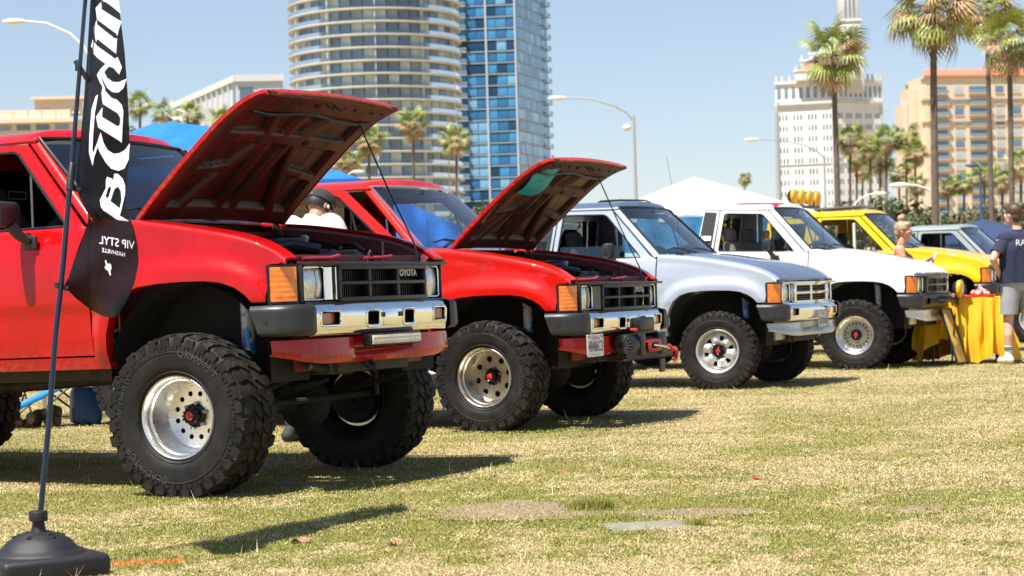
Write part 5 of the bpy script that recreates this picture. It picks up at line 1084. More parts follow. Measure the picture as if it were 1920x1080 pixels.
cl = drape().build('tablecloth', YCL, loc=(5.20, 22.95, 0), rot=(0, 0, R_(-12)), smooth=70); tag(cl, "bright yellow cloth draped over the folding table", "tablecloth")
tr = empty('candy_tray', (5.36, 22.80, .748), (0, 0, .2)); tag(tr, "red tray piled with wrapped pink and white sweets", "tray")
b = MB(); b.lathe([(0, .006), (.15, .006), (.17, .03), (.175, .03), (.155, 0), (0, 0)], 28, M=Matrix.Rotation(R_(90), 4, 'X')); b.build('tray', mat("tray_red", (.62, .02, .02), rough=.4), tr)
for k in range(34):
    a = rng.random()*6.28; r_ = .12*math.sqrt(rng.random()); h = .02+.11*(1-r_/.13)*rng.random(); c = [(.80, .30, .42), (.82, .78, .78), (.80, .16, .22), (.85, .55, .60), (.85, .42, .05)][k % 5]
    b = MB(); b.ball((r_*math.cos(a), r_*math.sin(a)*.8, .015+h), (.026, .018, .016), 8, 6, rot=(a, k, a*2)); b.build('wrapped_sweet', mat("wrap%d" % (k % 5), c, rough=.35), tr)
b = MB(); b.box((0, 0, .012), (.20, .15, .024), .004); tag(b.build('paper_stack', mat("paper_white", (.78, .78, .76), rough=.7), loc=(5.05, 22.72, .748), rot=(0, 0, .3)), "small stack of white paper on the yellow table", "paper")
b = MB(); b.box((0, 0, .012), (.24, .14, .022), .006); tag(b.build('flat_box', mat("box_red", (.60, .03, .05), rough=.5), loc=(5.08, 22.60, .748), rot=(0, 0, -.15)), "flat red box beside the white papers on the table", "box")
sg = empty('easel_sign', (5.02, 22.30, 0), (0, 0, R_(52))); tag(sg, "narrow black-framed yellow sign leaning against the table", "sign")
tilt = -.30
for nm, sz, off, m in (('sign_board', (.24, .012, .62), 0, mat("sign_yellow", (.62, .40, .06), rough=.5, col2=(.40, .30, .14), vscale=4)),): b = MB(); b.box((0, off, .34), sz, .002); b.build(nm, m, sg, rot=(tilt, 0, 0))
b = MB(); b.tube([(-.125, -.008, .02), (.125, -.008, .02), (.125, -.008, .66), (-.125, -.008, .66)], .014, 6, closed=True); b.build('sign_frame', PLASTG, sg, rot=(tilt, 0, 0)); b = MB(); b.box((0, .10, .28), (.03, .012, .58), .002, (.10, 0, 0)); b.build('strut', PLASTG, sg)
# folding chair and blue bags under the nearest truck
ch = empty('camp_chair', (-3.95, 17.1, 0), (0, 0, .5)); tag(ch, "folding camp chair with crossed black legs seen beneath the nearest truck", "chair"); FR = mat("chair_tube", (.015, .015, .016), rough=.4, metal=.3)
for s in (-1, 1):
    b = MB(); b.tube([(-.26, s*.26, .02), (.26, s*.24, .42)], .010, 6); b.build('cross_leg', FR, ch); b = MB(); b.tube([(.26, s*.26, .02), (-.26, s*.24, .42)], .010, 6); b.build('cross_leg', FR, ch); b = MB(); b.tube([(-.26, s*.25, .42), (-.34, s*.25, .85)], .010, 6); b.build('back_post', FR, ch)
for x in (-.26, .26):
    for s in (-1, 1): b = MB(); b.tube([(x, -s*.25, .02), (x, s*.25, .42)], .009, 6); b.build('cross_leg', FR, ch)
b = MB(); b.grid([[(x, y, .43-.05*(1-(x/.27)**2)*(1-(y/.26)**2)) for y in np.linspace(-.26, .26, 7)] for x in np.linspace(-.27, .27, 7)]); b.build('seat_cloth', mat("chair_grey", (.30, .31, .34), rough=.9), ch); b = MB(); b.grid([[(-.27-.08*t, y, .47+.40*t) for y in np.linspace(-.26, .26, 7)] for t in np.linspace(0, 1, 5)]); b.build('back_cloth', mat("chair_grey", (.30, .31, .34), rough=.9), ch)
ct = empty('gear_pile', (-3.86, 15.75, 0), (0, 0, .25)); tag(ct, "blue folded tarp cover tilted over a clutter of gear behind the truck", "tarp"); BB = mat("bright_blue_vinyl", (.02, .24, .62), rough=.35, var=.1)
b = MB(); b.box((0, 0, .20), (.80, .40, .035), .012, (0, -.42, 0)); b.build('tilted_cover', BB, ct); b = MB(); b.box((-.06, -.02, .165), (.72, .36, .02), .008, (0, -.42, 0)); b.build('under_cover', mat("vinyl_mid_blue", (.03, .18, .48), rough=.4), ct); b = MB(); b.box((-.40, .05, .12), (.30, .30, .20), .06, (0, .2, .2)); b.build('blue_bag', mat("bag_light_blue", (.06, .30, .60), rough=.5), ct)
b = MB(); b.box((.46, .10, .15), (.24, .26, .30), .05, (0, .05, .1)); b.build('blue_bin', mat("bin_blue", (.008, .06, .22), rough=.45), ct)
b = MB()
for k in range(26): b.ball((-.25+.5*rng.random(), -.12+.25*rng.random(), .03+.10*rng.random()), (.05, .04, .03), 8, 6, rot=(k, k*2, k*3))
b.build('clutter', mat("brown_clutter", (.10, .075, .05), rough=.8, col2=(.22, .16, .10), vscale=14), ct)
b = MB(); b.grid([[(.5*i/6, .12*j/4, .03+.05*math.sin(i*.9)*math.sin(j+1)) for j in range(5)] for i in range(7)]); o = b.build('dry_frond_piece', BL, loc=(-3.15, 15.9, 0), rot=(0, 0, .3)); tag(o, "curled brown scrap on the grass behind the nearest front wheel", "scrap")
# ------------------------------------------------------------------ people
def caps(b, p0, r0, p1, r1, n=14):
    p0, p1 = Vector(p0), Vector(p1); d = (p1-p0); L_ = d.length
    if L_ < 1e-5: b.ball(p0, r0); return
    d.normalize(); pts = []; rr = []
    for a in (-80, -55, -28): pts.append(p0+d*r0*math.sin(R_(a))); rr.append(r0*math.cos(R_(a)))
    for t in np.linspace(0, 1, 5): pts.append(p0.lerp(p1, float(t))); rr.append(r0+(r1-r0)*float(t))
    for a in (28, 55, 80): pts.append(p1+d*r1*math.sin(R_(a))); rr.append(r1*math.cos(R_(a)))
    b.tube(pts, rr, n)
def fuse(b, voxel=.008, it=6, cuts=()):
    """one continuous surface from overlapping limbs, hems cut clean"""
    me = b.mesh("fuse_tmp", 0); o = bpy.data.objects.new("fuse_tmp", me); COL.objects.link(o)
    m = o.modifiers.new("r", 'REMESH'); m.mode = 'VOXEL'; m.voxel_size = voxel; s = o.modifiers.new("s", 'SMOOTH'); s.iterations = it; s.factor = .6
    dg = bpy.context.evaluated_depsgraph_get(); out = bpy.data.meshes.new_from_object(o.evaluated_get(dg)); bpy.data.objects.remove(o); bpy.data.meshes.remove(me)
    if cuts:
        bm = bmesh.new(); bm.from_mesh(out)
        for co, no in cuts: bmesh.ops.bisect_plane(bm, geom=bm.verts[:]+bm.edges[:]+bm.faces[:], plane_co=co, plane_no=no, clear_outer=True)
        bm.to_mesh(out); bm.free()
    out.polygons.foreach_set("use_smooth", [True]*len(out.polygons)); out.update(); return out
def hand(b, wrist, direction, palm_n, curl=.5, sc=1.0):
    """palm, four unequal bent fingers and a thumb leaving the side of the palm"""
    d = Vector(direction).normalized(); n = Vector(palm_n).normalized(); n = (n-d*n.dot(d)).normalized(); s = d.cross(n); w = Vector(wrist); pc = w+d*.05*sc
    for k in (-1.2, 0, 1.2): caps(b, w+s*.010*k*sc, .018*sc, pc+d*.035*sc+s*.018*k*sc, .013*sc, 8)
    for k, (off, L_) in enumerate(((-.030, .062), (-.010, .072), (.011, .068), (.030, .052))):
        p = pc+d*.040*sc+s*off*sc; q = p+(d*math.cos(curl)+n*math.sin(curl))*L_*.52*sc; r = q+(d*math.cos(curl*2.2)+n*math.sin(curl*2.2))*L_*.48*sc; caps(b, p, .0095*sc, q, .0088*sc, 7); caps(b, q, .0088*sc, r, .0075*sc, 7)
    t0 = w+d*.022*sc-s*.024*sc; t1 = t0+(d*.6-s*.6+n*.45).normalized()*.036*sc; t2 = t1+(d*.9+n*.4).normalized()*.030*sc; caps(b, t0, .013*sc, t1, .011*sc, 7); caps(b, t1, .011*sc, t2, .0085*sc, 7)
def head(b, c, f, up, sc=1.0):
    f = Vector(f).normalized(); up = Vector(up).normalized(); up = (up-f*up.dot(f)).normalized(); l = up.cross(f); M = Matrix((f, l, up)).transposed()
    def P(x, y, z): return Vector(c)+M @ Vector((x*sc, y*sc, z*sc))
    e = M.to_euler()
    b.ball(P(-.012, 0, .030), (.098*sc, .076*sc, .095*sc), 20, 14, rot=e); b.ball(P(.030, 0, -.035), (.062*sc, .058*sc, .080*sc), 16, 10, rot=e); b.ball(P(.058, 0, -.085), (.030*sc, .032*sc, .026*sc), 12, 8, rot=e)
    caps(b, P(.088, 0, .022), .010*sc, P(.108, 0, -.018), .0145*sc, 8); b.ball(P(.082, 0, -.050), (.016*sc, .026*sc, .010*sc), 10, 6, rot=e); b.ball(P(.080, 0, .028), (.012*sc, .050*sc, .012*sc), 10, 6, rot=e)
    for s in (-1, 1): b.ball(P(-.008, s*.074, .0), (.018*sc, .009*sc, .028*sc), 10, 8, rot=e); b.ball(P(.058, s*.044, -.010), (.026*sc, .020*sc, .022*sc), 10, 8, rot=e)
    return P, e
SKIN1 = mat("tanned_skin", (.42, .21, .13), rough=.55, var=.08, vscale=20); SKIN2 = mat("fair_skin", (.56, .33, .23), rough=.55, var=.08, vscale=20); SKIN3 = mat("sunned_skin", (.62, .30, .18), rough=.45, var=.08, vscale=20)
EYE = mat("eye_white", (.75, .73, .70), rough=.2); DARK = mat("dark_iris", (.02, .015, .01), rough=.2)
def eyes(P, root, sc=1.0):
    for s in (-1, 1):
        b = MB(); b.ball(P(.078, s*.031, .010), .012*sc, 10, 8); b.build('eye', EYE, root); b = MB(); b.ball(P(.0855, s*.031, .010), .0062*sc, 8, 6); b.build('iris', DARK, root)
# ---- man in a navy T-shirt, hand on hip, back to the camera
mr = empty('person', (5.66, 22.22, 0), (0, 0, R_(102))); tag(mr, "person in navy T-shirt and grey shorts, hand on hip, back turned", "person", None)
b = MB()
for s in (-1, 1):
    hip = (0, s*.095, .90); kn = (.02+.02*s, s*.125, .49); an = (-.02+.03*s, s*.15, .085)
    caps(b, hip, .088, kn, .058); caps(b, kn, .056, (an[0]-.012, an[1], .32), .052); caps(b, (an[0]-.012, an[1], .32), .050, an, .034); caps(b, an, .034, (an[0]+.12, an[1]+.02*s, .035), .030)
caps(b, (0, -.09, .95), .10, (0, .09, .95), .10); caps(b, (0, 0, .98), .13, (-.01, 0, 1.25), .135); caps(b, (-.01, -.13, 1.38), .075, (-.01, .13, 1.38), .075); caps(b, (-.01, 0, 1.40), .06, (.02, 0, 1.54), .052)
# left arm akimbo, right arm akimbo
for s in (1, -1):
    sh = (-.01, s*.185, 1.41); el = (-.08, s*.345, 1.17) if s > 0 else (.12, -.16, 1.16); wr = (.03, s*.215, .99) if s > 0 else (.26, -.06, 1.08); caps(b, sh, .056, el, .042); caps(b, el, .041, wr, .028); hand(b, wr, (.75, -.45*s, -.35), (.2, -.8*s, -.3), .5)
P_, e_ = head(b, (.045, .035, 1.655), (.90, .43, -.05), (0, 0, 1)); put('body', fuse(b, .0075, 6), SKIN2, mr); eyes(P_, mr)
b = MB()
for y in (-.07, 0, .07): caps(b, (-.005, y*1.5, .88), .125 if y else .145, (-.015, y*1.5, 1.28), .125 if y else .150)
caps(b, (-.015, -.175, 1.388), .088, (-.015, .175, 1.388), .088); caps(b, (0, 0, 1.43), .07, (.01, 0, 1.48), .062)
NV = mat("navy_cotton", (.018, .024, .055), rough=.9, var=.2, vscale=10); put('t_shirt', fuse(b, .009, 7, [((0, 0, .905), (0, 0, -1)), ((0, 0, 1.498), (0, 0, 1))]), NV, mr)
for s in (-1, 1): b = MB(); q_ = (-.062, s*.300, 1.215) if s > 0 else (.115, -.165, 1.165); caps(b, (-.01, s*.15, 1.395), .082, q_, .080); put('sleeve', fuse(b, .009, 5, [((q_[0], q_[1]*.97, q_[2]+.02), (-.25, s*.62, -.72) if s > 0 else (.1, -.1, -.98))]), NV, mr)
b = MB(); caps(b, (0, -.085, .92), .118, (0, .085, .92), .118)
for s in (-1, 1): caps(b, (0, s*.10, .90), .112, (.015+.01*s, s*.128, .50), .098)
put('shorts', fuse(b, .009, 6, [((0, 0, .555), (0, 0, -1)), ((0, 0, 1.0), (0, 0, 1))]), mat("grey_chino", (.30, .31, .33), rough=.9, var=.08), mr)
b = MB(); b.ball(P_(-.022, 0, .050), (.103, .086, .090), 20, 14, rot=e_); b.ball(P_(.045, 0, .100), (.060, .070, .040), 14, 10, rot=e_); b.ball(P_(-.055, 0, -.02), (.055, .070, .06), 14, 10, rot=e_); put('hair', fuse(b, .009, 3), mat("brown_hair", (.07, .035, .018), rough=.55, var=.4, vscale=40), mr)
for s in (-1, 1):
    ax_, ay = -.02+.03*s, s*.15
    b = MB(); caps(b, (ax_, ay, .10), .040, (ax_-.006, ay, .20), .044); put('sock', fuse(b, .008, 3, [((0, 0, .215), (0, 0, 1))]), mat("white_sock", (.70, .70, .68), rough=.9), mr)
    for z in (.165, .188): b = MB(); b.tube([(ax_-.006+.0455*math.cos(t), ay+.0455*math.sin(t), z) for t in np.linspace(0, 6.28, 18, endpoint=False)], .005, 5, closed=True); b.build('sock_stripe', mat("sock_navy", (.03, .05, .12), rough=.9), mr)
    b = MB(); caps(b, (ax_-.055, ay, .045), .042, (ax_+.16, ay+.02*s, .036), .038); caps(b, (ax_-.03, ay, .07), .042, (ax_+.03, ay, .075), .040); put('shoe', fuse(b, .008, 4, [((0, 0, .004), (0, 0, -1))]), mat("off_white_shoe", (.58, .54, .48), rough=.8, var=.1), mr)
vs, fs = text_mesh("RAVE", .085, 0.0); b = MB(); b.add([(-.166-.05*(v[0]/.14)**2*-1*.55-.006, -v[0]*1.1, 1.345+v[1]+.15*v[1]) for v in vs], fs); b.build('shirt_print', WHITEP, mr, smooth=0)
b = MB(); b.box((-.085, .275, 1.30), (.012, .05, .012), .003, (0, .5, .4)); b.build('sleeve_print', WHITEP, mr)
# ---- woman in a black vest top, sunglasses, hair bun
wr_ = empty('person', (4.74, 24.3, 0), (0, 0, R_(-8))); tag(wr_, "person with blond bun and amber sunglasses in a black vest top", "person", None)
b = MB()
for s in (-1, 1):
    caps(b, (0, s*.09, .84), .095, (.01, s*.10, .46), .060); caps(b, (.01, s*.10, .46), .056, (-.01, s*.10, .08), .036); caps(b, (-.01, s*.10, .05), .034, (.12, s*.11, .03), .028)
caps(b, (0, -.09, .90), .115, (0, .09, .90), .115); caps(b, (0, 0, .95), .125, (.01, 0, 1.20), .120); caps(b, (0, -.115, 1.31), .068, (0, .115, 1.31), .068); caps(b, (.0, 0, 1.33), .055, (.035, 0, 1.46), .047)
for s in (-1, 1): b.ball((.085, s*.07, 1.20), (.075, .075, .080), 14, 10)
for s, wx in ((-1, .36), (1, .38)):
    sh = (-.005, s*.175, 1.335); el = (.05, s*.235, 1.085); wq = (wx-.06, s*.10, 1.16+.03*(s < 0)); caps(b, sh, .062, el, .047); caps(b, el, .045, wq, .027); hand(b, wq, (.85, -.30*s, .30), (0, -s*.6, .5), .7, .95)
P_, e_ = head(b, (.055, 0, 1.555), (.97, -.16, -.10), (0, 0, 1), .97); put('body', fuse(b, .0075, 6), SKIN3, wr_); eyes(P_, wr_)
b = MB(); caps(b, (0, 0, .92), .130, (.012, 0, 1.18), .128); caps(b, (0, -.08, .90), .120, (0, .08, .90), .120)
for s in (-1, 1): b.ball((.085, s*.07, 1.20), (.083, .083, .088), 14, 10); caps(b, (.075, s*.075, 1.25), .045, (.0, s*.075, 1.385), .026)
put('vest_top', fuse(b, .009, 6, [((0, 0, .86), (0, 0, -1))]), mat("black_ribbed", (.012, .012, .014), rough=.85), wr_)
b = MB(); caps(b, (0, -.085, .88), .122, (0, .085, .88), .122)
for s in (-1, 1): caps(b, (0, s*.095, .86), .108, (.01, s*.102, .62), .085)
put('shorts', fuse(b, .009, 5, [((0, 0, .66), (0, 0, -1))]), mat("denim", (.05, .08, .14), rough=.9), wr_)
BLOND = mat("blond_hair", (.46, .33, .19), rough=.5, col2=(.24, .15, .08), vscale=30)
b = MB(); b.ball(P_(-.022, 0, .045), (.102, .084, .088), 20, 14, rot=e_); b.ball(P_(-.07, 0, -.01), (.05, .065, .075), 14, 10, rot=e_); b.ball(P_(.04, 0, .095), (.055, .066, .038), 14, 10, rot=e_); b.ball(P_(-.045, 0, .165), (.048, .048, .045), 14, 10); b.ball(P_(-.03, .02, .195), (.030, .028, .028), 12, 8); caps(b, P_(-.08, -.03, -.03), .022, P_(-.075, -.035, -.14), .010); put('hair', fuse(b, .008, 3), BLOND, wr_)
gl = empty('sunglasses', parent=wr_)
for s in (-1, 1):
    b = MB(); b.ball(P_(.093, s*.033, .016), (.008, .027, .021), 14, 8, rot=e_); b.build('lens', mat("amber_mirror", (.75, .22, .01), rough=.1, metal=.6, coat=1), gl)
    b = MB(); b.tube([P_(.088, s*.058, .020), P_(.04, s*.080, .018), P_(-.01, s*.082, .014)], .0035, 5); b.build('arm', PLASTG, gl)
b = MB(); b.tube([P_(.098, -.010, .022), P_(.101, 0, .024), P_(.098, .010, .022)], .0035, 5); b.build('bridge', PLASTG, gl)
b = MB(); b.tube([(.288+.030*math.cos(t)*.5, -.108+.030*math.sin(t), 1.172+.02*math.cos(t)) for t in np.linspace(0, 6.28, 14, endpoint=False)], .006, 6, closed=True); b.build('wrist_band', PLASTG, wr_)
for rt, m_ in ((wr_, "sandal_tan"),):
    for s in (-1, 1): b = MB(); caps(b, (-.05, s*.10, .035), .036, (.13, s*.11, .026), .032); put('shoe', fuse(b, .008, 3, [((0, 0, .003), (0, 0, -1)), ((0, 0, .060), (0, 0, 1))]), mat("sandal_tan", (.30, .20, .12), rough=.8), rt)
ph = MB(); ph.box((0, 0, 0), (.012, .075, .15), .006); o = ph.build('mobile_phone', mat("phone_white", (.65, .66, .70), rough=.3), loc=(wr_.location.x+.40, wr_.location.y-.06, 1.225), rot=(.2, .5, .1)); tag(o, "pale mobile phone held by the blond person", "phone")
# ---- man in white T-shirt and cap between the two red trucks, head bowed
wm = empty('person', (-1.40, 13.40, 0), (0, 0, R_(58))); tag(wm, "person in white T-shirt and dark cap, head bowed between the red trucks", "person", None)
b = MB()
for s in (-1, 1):
    caps(b, (0, s*.095, .88), .09, (.02, s*.11, .47), .060); caps(b, (.02, s*.11, .47), .056, (-.02, s*.12, .08), .036); caps(b, (-.02, s*.12, .05), .036, (.13, s*.13, .032), .030)
caps(b, (0, -.09, .93), .11, (0, .09, .93), .11); caps(b, (0, 0, .97), .13, (.06, 0, 1.25), .135); caps(b, (.09, -.13, 1.425), .080, (.09, .13, 1.425), .080); caps(b, (.10, 0, 1.43), .062, (.165, 0, 1.53), .058)
for s in (-1, 1):
    sh = (.09, s*.205, 1.43); el = (.12, s*.26, 1.14); wq = (.32, s*.12, 1.02); caps(b, sh, .058, el, .043); caps(b, el, .042, wq, .028); hand(b, wq, (.9, -.2*s, .1), (0, -s, 0), .6)
P_, e_ = head(b, (.205, 0, 1.580), (.80, -.35, -.55), (.5, 0, .85)); put('body', fuse(b, .0075, 6), SKIN1, wm); eyes(P_, wm)
b = MB()
for y in (-.11, 0, .11): caps(b, (.0, y, .86), .125 if y else .148, (.065, y, 1.31), .125 if y else .150)
caps(b, (.085, -.17, 1.425), .085, (.085, .17, 1.425), .085); caps(b, (.10, 0, 1.45), .075, (.118, 0, 1.495), .068)
WC = mat("white_cotton", (.72, .70, .68), rough=.9, var=.04); put('t_shirt', fuse(b, .009, 7, [((0, 0, .84), (0, 0, -1)), ((.12, 0, 1.515), (.45, 0, .9))]), WC, wm)
for s in (-1, 1): b = MB(); caps(b, (.09, s*.168, 1.435), .105, (.115, s*.275, 1.19), .096); put('sleeve', fuse(b, .009, 5, [((.11, s*.26, 1.22), (.08, s*.2, -.97))]), WC, wm)
b = MB(); caps(b, (0, -.09, .88), .12, (0, .09, .88), .12)
for s in (-1, 1): caps(b, (0, s*.10, .88), .112, (.02, s*.115, .10), .075)
put('trousers', fuse(b, .010, 5, [((0, 0, .07), (0, 0, -1)), ((0, 0, .97), (0, 0, 1))]), mat("dark_denim", (.02, .025, .04), rough=.9), wm)
b = MB(); b.ball(P_(-.015, 0, .020), (.101, .081, .095), 18, 12, rot=e_); put('hair', fuse(b, .009, 2, [(P_(0, 0, -.03), tuple(-(P_(0, 0, .1)-P_(0, 0, 0)).normalized()))]), mat("black_hair", (.012, .010, .009), rough=.6), wm)
for s in (-1, 1): b = MB(); caps(b, (-.07, s*.12, .045), .044, (.14, s*.13, .036), .040); caps(b, (-.04, s*.12, .075), .046, (.02, s*.122, .08), .044); put('shoe', fuse(b, .008, 3, [((0, 0, .003), (0, 0, -1))]), mat("dark_sneaker", (.03, .03, .032), rough=.8), wm)
wm.scale = (1.0, 1.0, 1.0)
cp = empty('cap', parent=wm); CAPM = mat("charcoal_cap", (.030, .029, .031), rough=.85, var=.25, vscale=20); U = (P_(0, 0, .1)-P_(0, 0, 0)).normalized()
b = MB(); b.ball(P_(-.010, 0, .040), (.112, .090, .098), 22, 14, rot=e_); me = fuse(b, .008, 2, [(P_(0, 0, .030), tuple(-U))]); put('crown', me, CAPM, cp)
b = MB(); rows = []
for t in np.linspace(-1, 1, 13): rows.append([P_(.085*math.cos(t*1.15)+.0+q*.080*math.cos(t*.9), .084*math.sin(t*1.15)*(1-.1*q), .036-.028*q-.012*q*abs(t)) for q in (0, .35, .7, 1)])
b.grid(rows); V = np.array([tuple(v) for v in b.v]); F = np.array([(f[0], f[1], f[2]) for f in b.f]+[(f[0], f[2], f[3]) for f in b.f]); b2 = MB(); b2.add(*shell(V, F, .005)); b2.build('brim', mat("brim_tan", (.30, .22, .15), rough=.85), cp)
b = MB(); b.box(tuple(P_(-.112, -.010, .045)), (.008, .035, .016), .003, e_); b.build('cap_tag', WHITEP, cp)
b = MB(); b.ball(P_(.010, -.086, -.005), (.008, .008, .014), 8, 6); b.build('earbud', WHITEP, wm)
for k, c in enumerate(((.80, .45, .05), (.80, .22, .04), (.55, .03, .03))): b = MB(); b.box((-.082-.002*k, .085-.028*k, 1.330), (.006, .024, .050), .001, (0, .14, 0)); b.build('shirt_print', mat("tee_print%d" % k, c, rough=.8), wm)
# ------------------------------------------------------------------ palms and shrubs
FR1 = mat("palm_green", (.13, .20, .035), rough=.45, col2=(.36, .38, .09), vscale=1.2); FR2 = mat("palm_dead", (.56, .38, .22), rough=.9, col2=(.32, .20, .11), vscale=1.5); TRK = mat("palm_trunk", (.15, .115, .09), rough=.95, col2=(.09, .07, .055), vscale=6, bump=.8, bscale=9)
def frond_mesh(seed, droop, dead=False):
    def mk():
        r = random.Random(seed); b = MB(); L_ = .85 if not dead else .7; b.tube([(0, 0, 0), (L_*.5, 0, .10*(1-droop)), (L_, 0, .02-.25*droop)], [.022, .016, .012], 4)
        n = 21; base = Vector((L_, 0, .02-.25*droop))
        for i in range(n):
            a = R_(-118+236*i/(n-1)); ll = (.78-.20*abs(a)/2.06)*(1+.1*r.uniform(-1, 1))*(.8 if dead else 1); w = .036 if not dead else .026
            d = Vector((math.cos(a), math.sin(a), -.10-.25*droop)); s = Vector((-math.sin(a), math.cos(a), 0)); p1 = base+d*ll*.62+Vector((0, 0, .05*(1 if i % 2 else -1)*.3)); p2 = base+d*ll+Vector((0, 0, -.28*ll*(.5+droop+r.random()*.5)))
            b.add([base-s*.008, base+s*.008, p1+s*w, p1-s*w, p2], [(0, 1, 2, 3), (3, 2, 4)])
        return b.mesh("frond", 0)
    return cached(("frond", seed, droop, dead), mk)
def crown_xf(i, n, dead, r):
    az = i*2.39996+r.uniform(-.3, .3); t = (i+.5)/n
    el = R_(80-128*t**.9)+r.uniform(-.28, .28) if not dead else R_(34-95*t)+r.uniform(-.3, .3)
    return az, el
def palm_trunk_mesh(h, r0, r1, lean):
    b = MB(); k = max(10, int(h*3)); pts = []; rr = []
    for i in range(k+1):
        t = i/k; pts.append((lean*t*t, 0, h*t)); rr.append((r0+(r1-r0)*t)*(1+.05*(i % 2)))
    b.tube(pts, rr, 10); return b.mesh("trunk", 60)
PALMS = []
def palm(px, py, d, rad, label, seed, big=False, base_px=None, dead_n=16, green_n=38):
    """fan palm whose crown centre is seen at px,py; rad = crown radius in metres"""
    c = W(px, py, d); h = c.z; sc = rad/1.55; r = random.Random(seed); bx = W(base_px, 500, d).x if base_px else c.x
    root = empty('fan_palm', (bx, d, 0)); tag(root, label, "palm tree", "fan palms along the avenue")
    put('trunk', palm_trunk_mesh(h, .105*sc+.02, .075*sc+.02, c.x-bx), TRK, root)
    items = []
    for dead, n in ((False, green_n), (True, dead_n)):
        for i in range(n):
            az, el = crown_xf(i, n, dead, r); me = frond_mesh(i % 3+(10 if dead else 0), (.25, .55, .8)[i % 3] if not dead else .9, dead); s = sc*r.uniform(.68, 1.12)*(1.12 if dead else 1)
            M = Matrix.Translation((c.x-bx, 0, h-(.05 if dead else 0)*sc)) @ Matrix.Rotation(az, 4, 'Z') @ Matrix.Rotation(-el, 4, 'Y') @ Matrix.Rotation(r.uniform(-.5, .5), 4, 'X') @ Matrix.Scale(s, 4); items.append((me, M, dead))
    if big:
        for me, M, dead in items: o = put('dead_frond' if dead else 'frond', me, FR2 if dead else FR1, root); o.matrix_basis = M
    else:
        for dd in (False, True):
            b = MB()
            for me, M, dead in items:
                if dead == dd: b.add([v.co for v in me.vertices], [tuple(p.vertices) for p in me.polygons], 0, M)
            if b.v: b.build('dead_skirt' if dd else 'crown', FR2 if dd else FR1, root, smooth=0)
    return root
palm(1562, 100, 75, 1.55, "tall fan palm standing in front of the white spired building", 1, True, 1574, 24, 27)
palm(1750, 12, 66, 1.75, "tallest fan palm right of the white building, crown cut by the frame", 2, True, 1756, 28, 29)
palm(1893, 75, 82, 1.65, "fan palm with yellowing fronds at the right edge of the picture", 3, True, 1900, 22, 30)
palm(1850, 18, 95, 1.7, "browning fan palm crown behind the right-edge palm", 4, True, 1862, 30, 26)
FARP = [(775, 232, 150, 1.5, 778, "fan palm in front of the round tower, left of its pair"), (856, 262, 150, 1.45, 858, "fan palm in front of the round tower, right of its pair"), (692, 262, 140, 1.4, 694, "fan palm half hidden by the nearest open hood"), (655, 300, 150, 1.3, 657, "small fan palm just right of the nearest hood"),
 (263, 196, 120, 1.05, 263, "leftmost fan palm above the blue canopy"), (305, 212, 118, .95, 305, "second fan palm above the blue canopy"), (352, 218, 116, 1.1, 352, "third fan palm above the blue canopy"), (415, 226, 120, 1.0, 415, "fan palm beside the nearest hood, right of the blue canopy"),
 (1396, 336, 170, .8, 1396, "tiny distant fan palm beside the white canopy"), (1594, 258, 150, 1.55, 1596, "fan palm of the clump right of the tall palm, leftmost"), (1632, 272, 155, 1.5, 1634, "fan palm of the clump, second from its left"), (1662, 262, 160, 1.6, 1664, "fan palm of the clump with the broadest crown"), (1700, 258, 160, 1.5, 1702, "fan palm of the clump, rightmost and highest"), (1618, 318, 165, 1.2, 1618, "low fan palm inside the clump"), (1650, 300, 162, 1.45, 1652, "fan palm of the clump, third from its left and slightly lower"), (1716, 285, 158, 1.4, 1718, "fan palm on the right flank of the clump"), (1606, 292, 158, 1.35, 1608, "fan palm low on the left flank of the clump"), (1685, 322, 165, 1.25, 1690, "low fan palm at the right foot of the clump"), (1720, 345, 150, 1.1, 1722, "short fan palm right of the clump"),
 (1778, 350, 150, 1.1, 1778, "small fan palm before the beige tower, leftmost"), (1808, 340, 150, 1.2, 1808, "small fan palm before the beige tower, second"), (1846, 328, 155, 1.3, 1846, "small fan palm before the beige tower, third"), (1880, 335, 140, 1.3, 1880, "small fan palm before the beige tower, fourth"), (1915, 305, 130, 1.4, 1915, "fan palm cut by the right edge below the yellowing one")]
for i, (x, y, d, r_, bx_, lab) in enumerate(FARP): palm(x, y, d, r_, lab, 20+i, False, bx_, 8 if d < 125 else 16, 23)
SHM = mat("shrub_leaf", (.06, .085, .03), rough=.7, col2=(.15, .14, .06), vscale=.6)
def shrub_mesh(seed):
    def mk():
        rs = np.random.RandomState(seed); b = MB(); n = 2600
        for i in range(n):
            v = rs.normal(size=3); v /= np.linalg.norm(v); rr_ = .45+.55*rs.rand(); q = v*rr_*np.array((1, 1, .9))*(1+.25*math.sin(v[0]*5+v[1]*4+seed)); q[2] = abs(q[2])+.05; a = rs.normal(size=3)*.036; c = rs.normal(size=3)*.036; b.add([tuple(q-a), tuple(q+c), tuple(q+a), tuple(q-c)], [(0, 1, 2, 3)])
        return b.mesh("foliage", 0)
    return cached(("shrub", seed), mk)
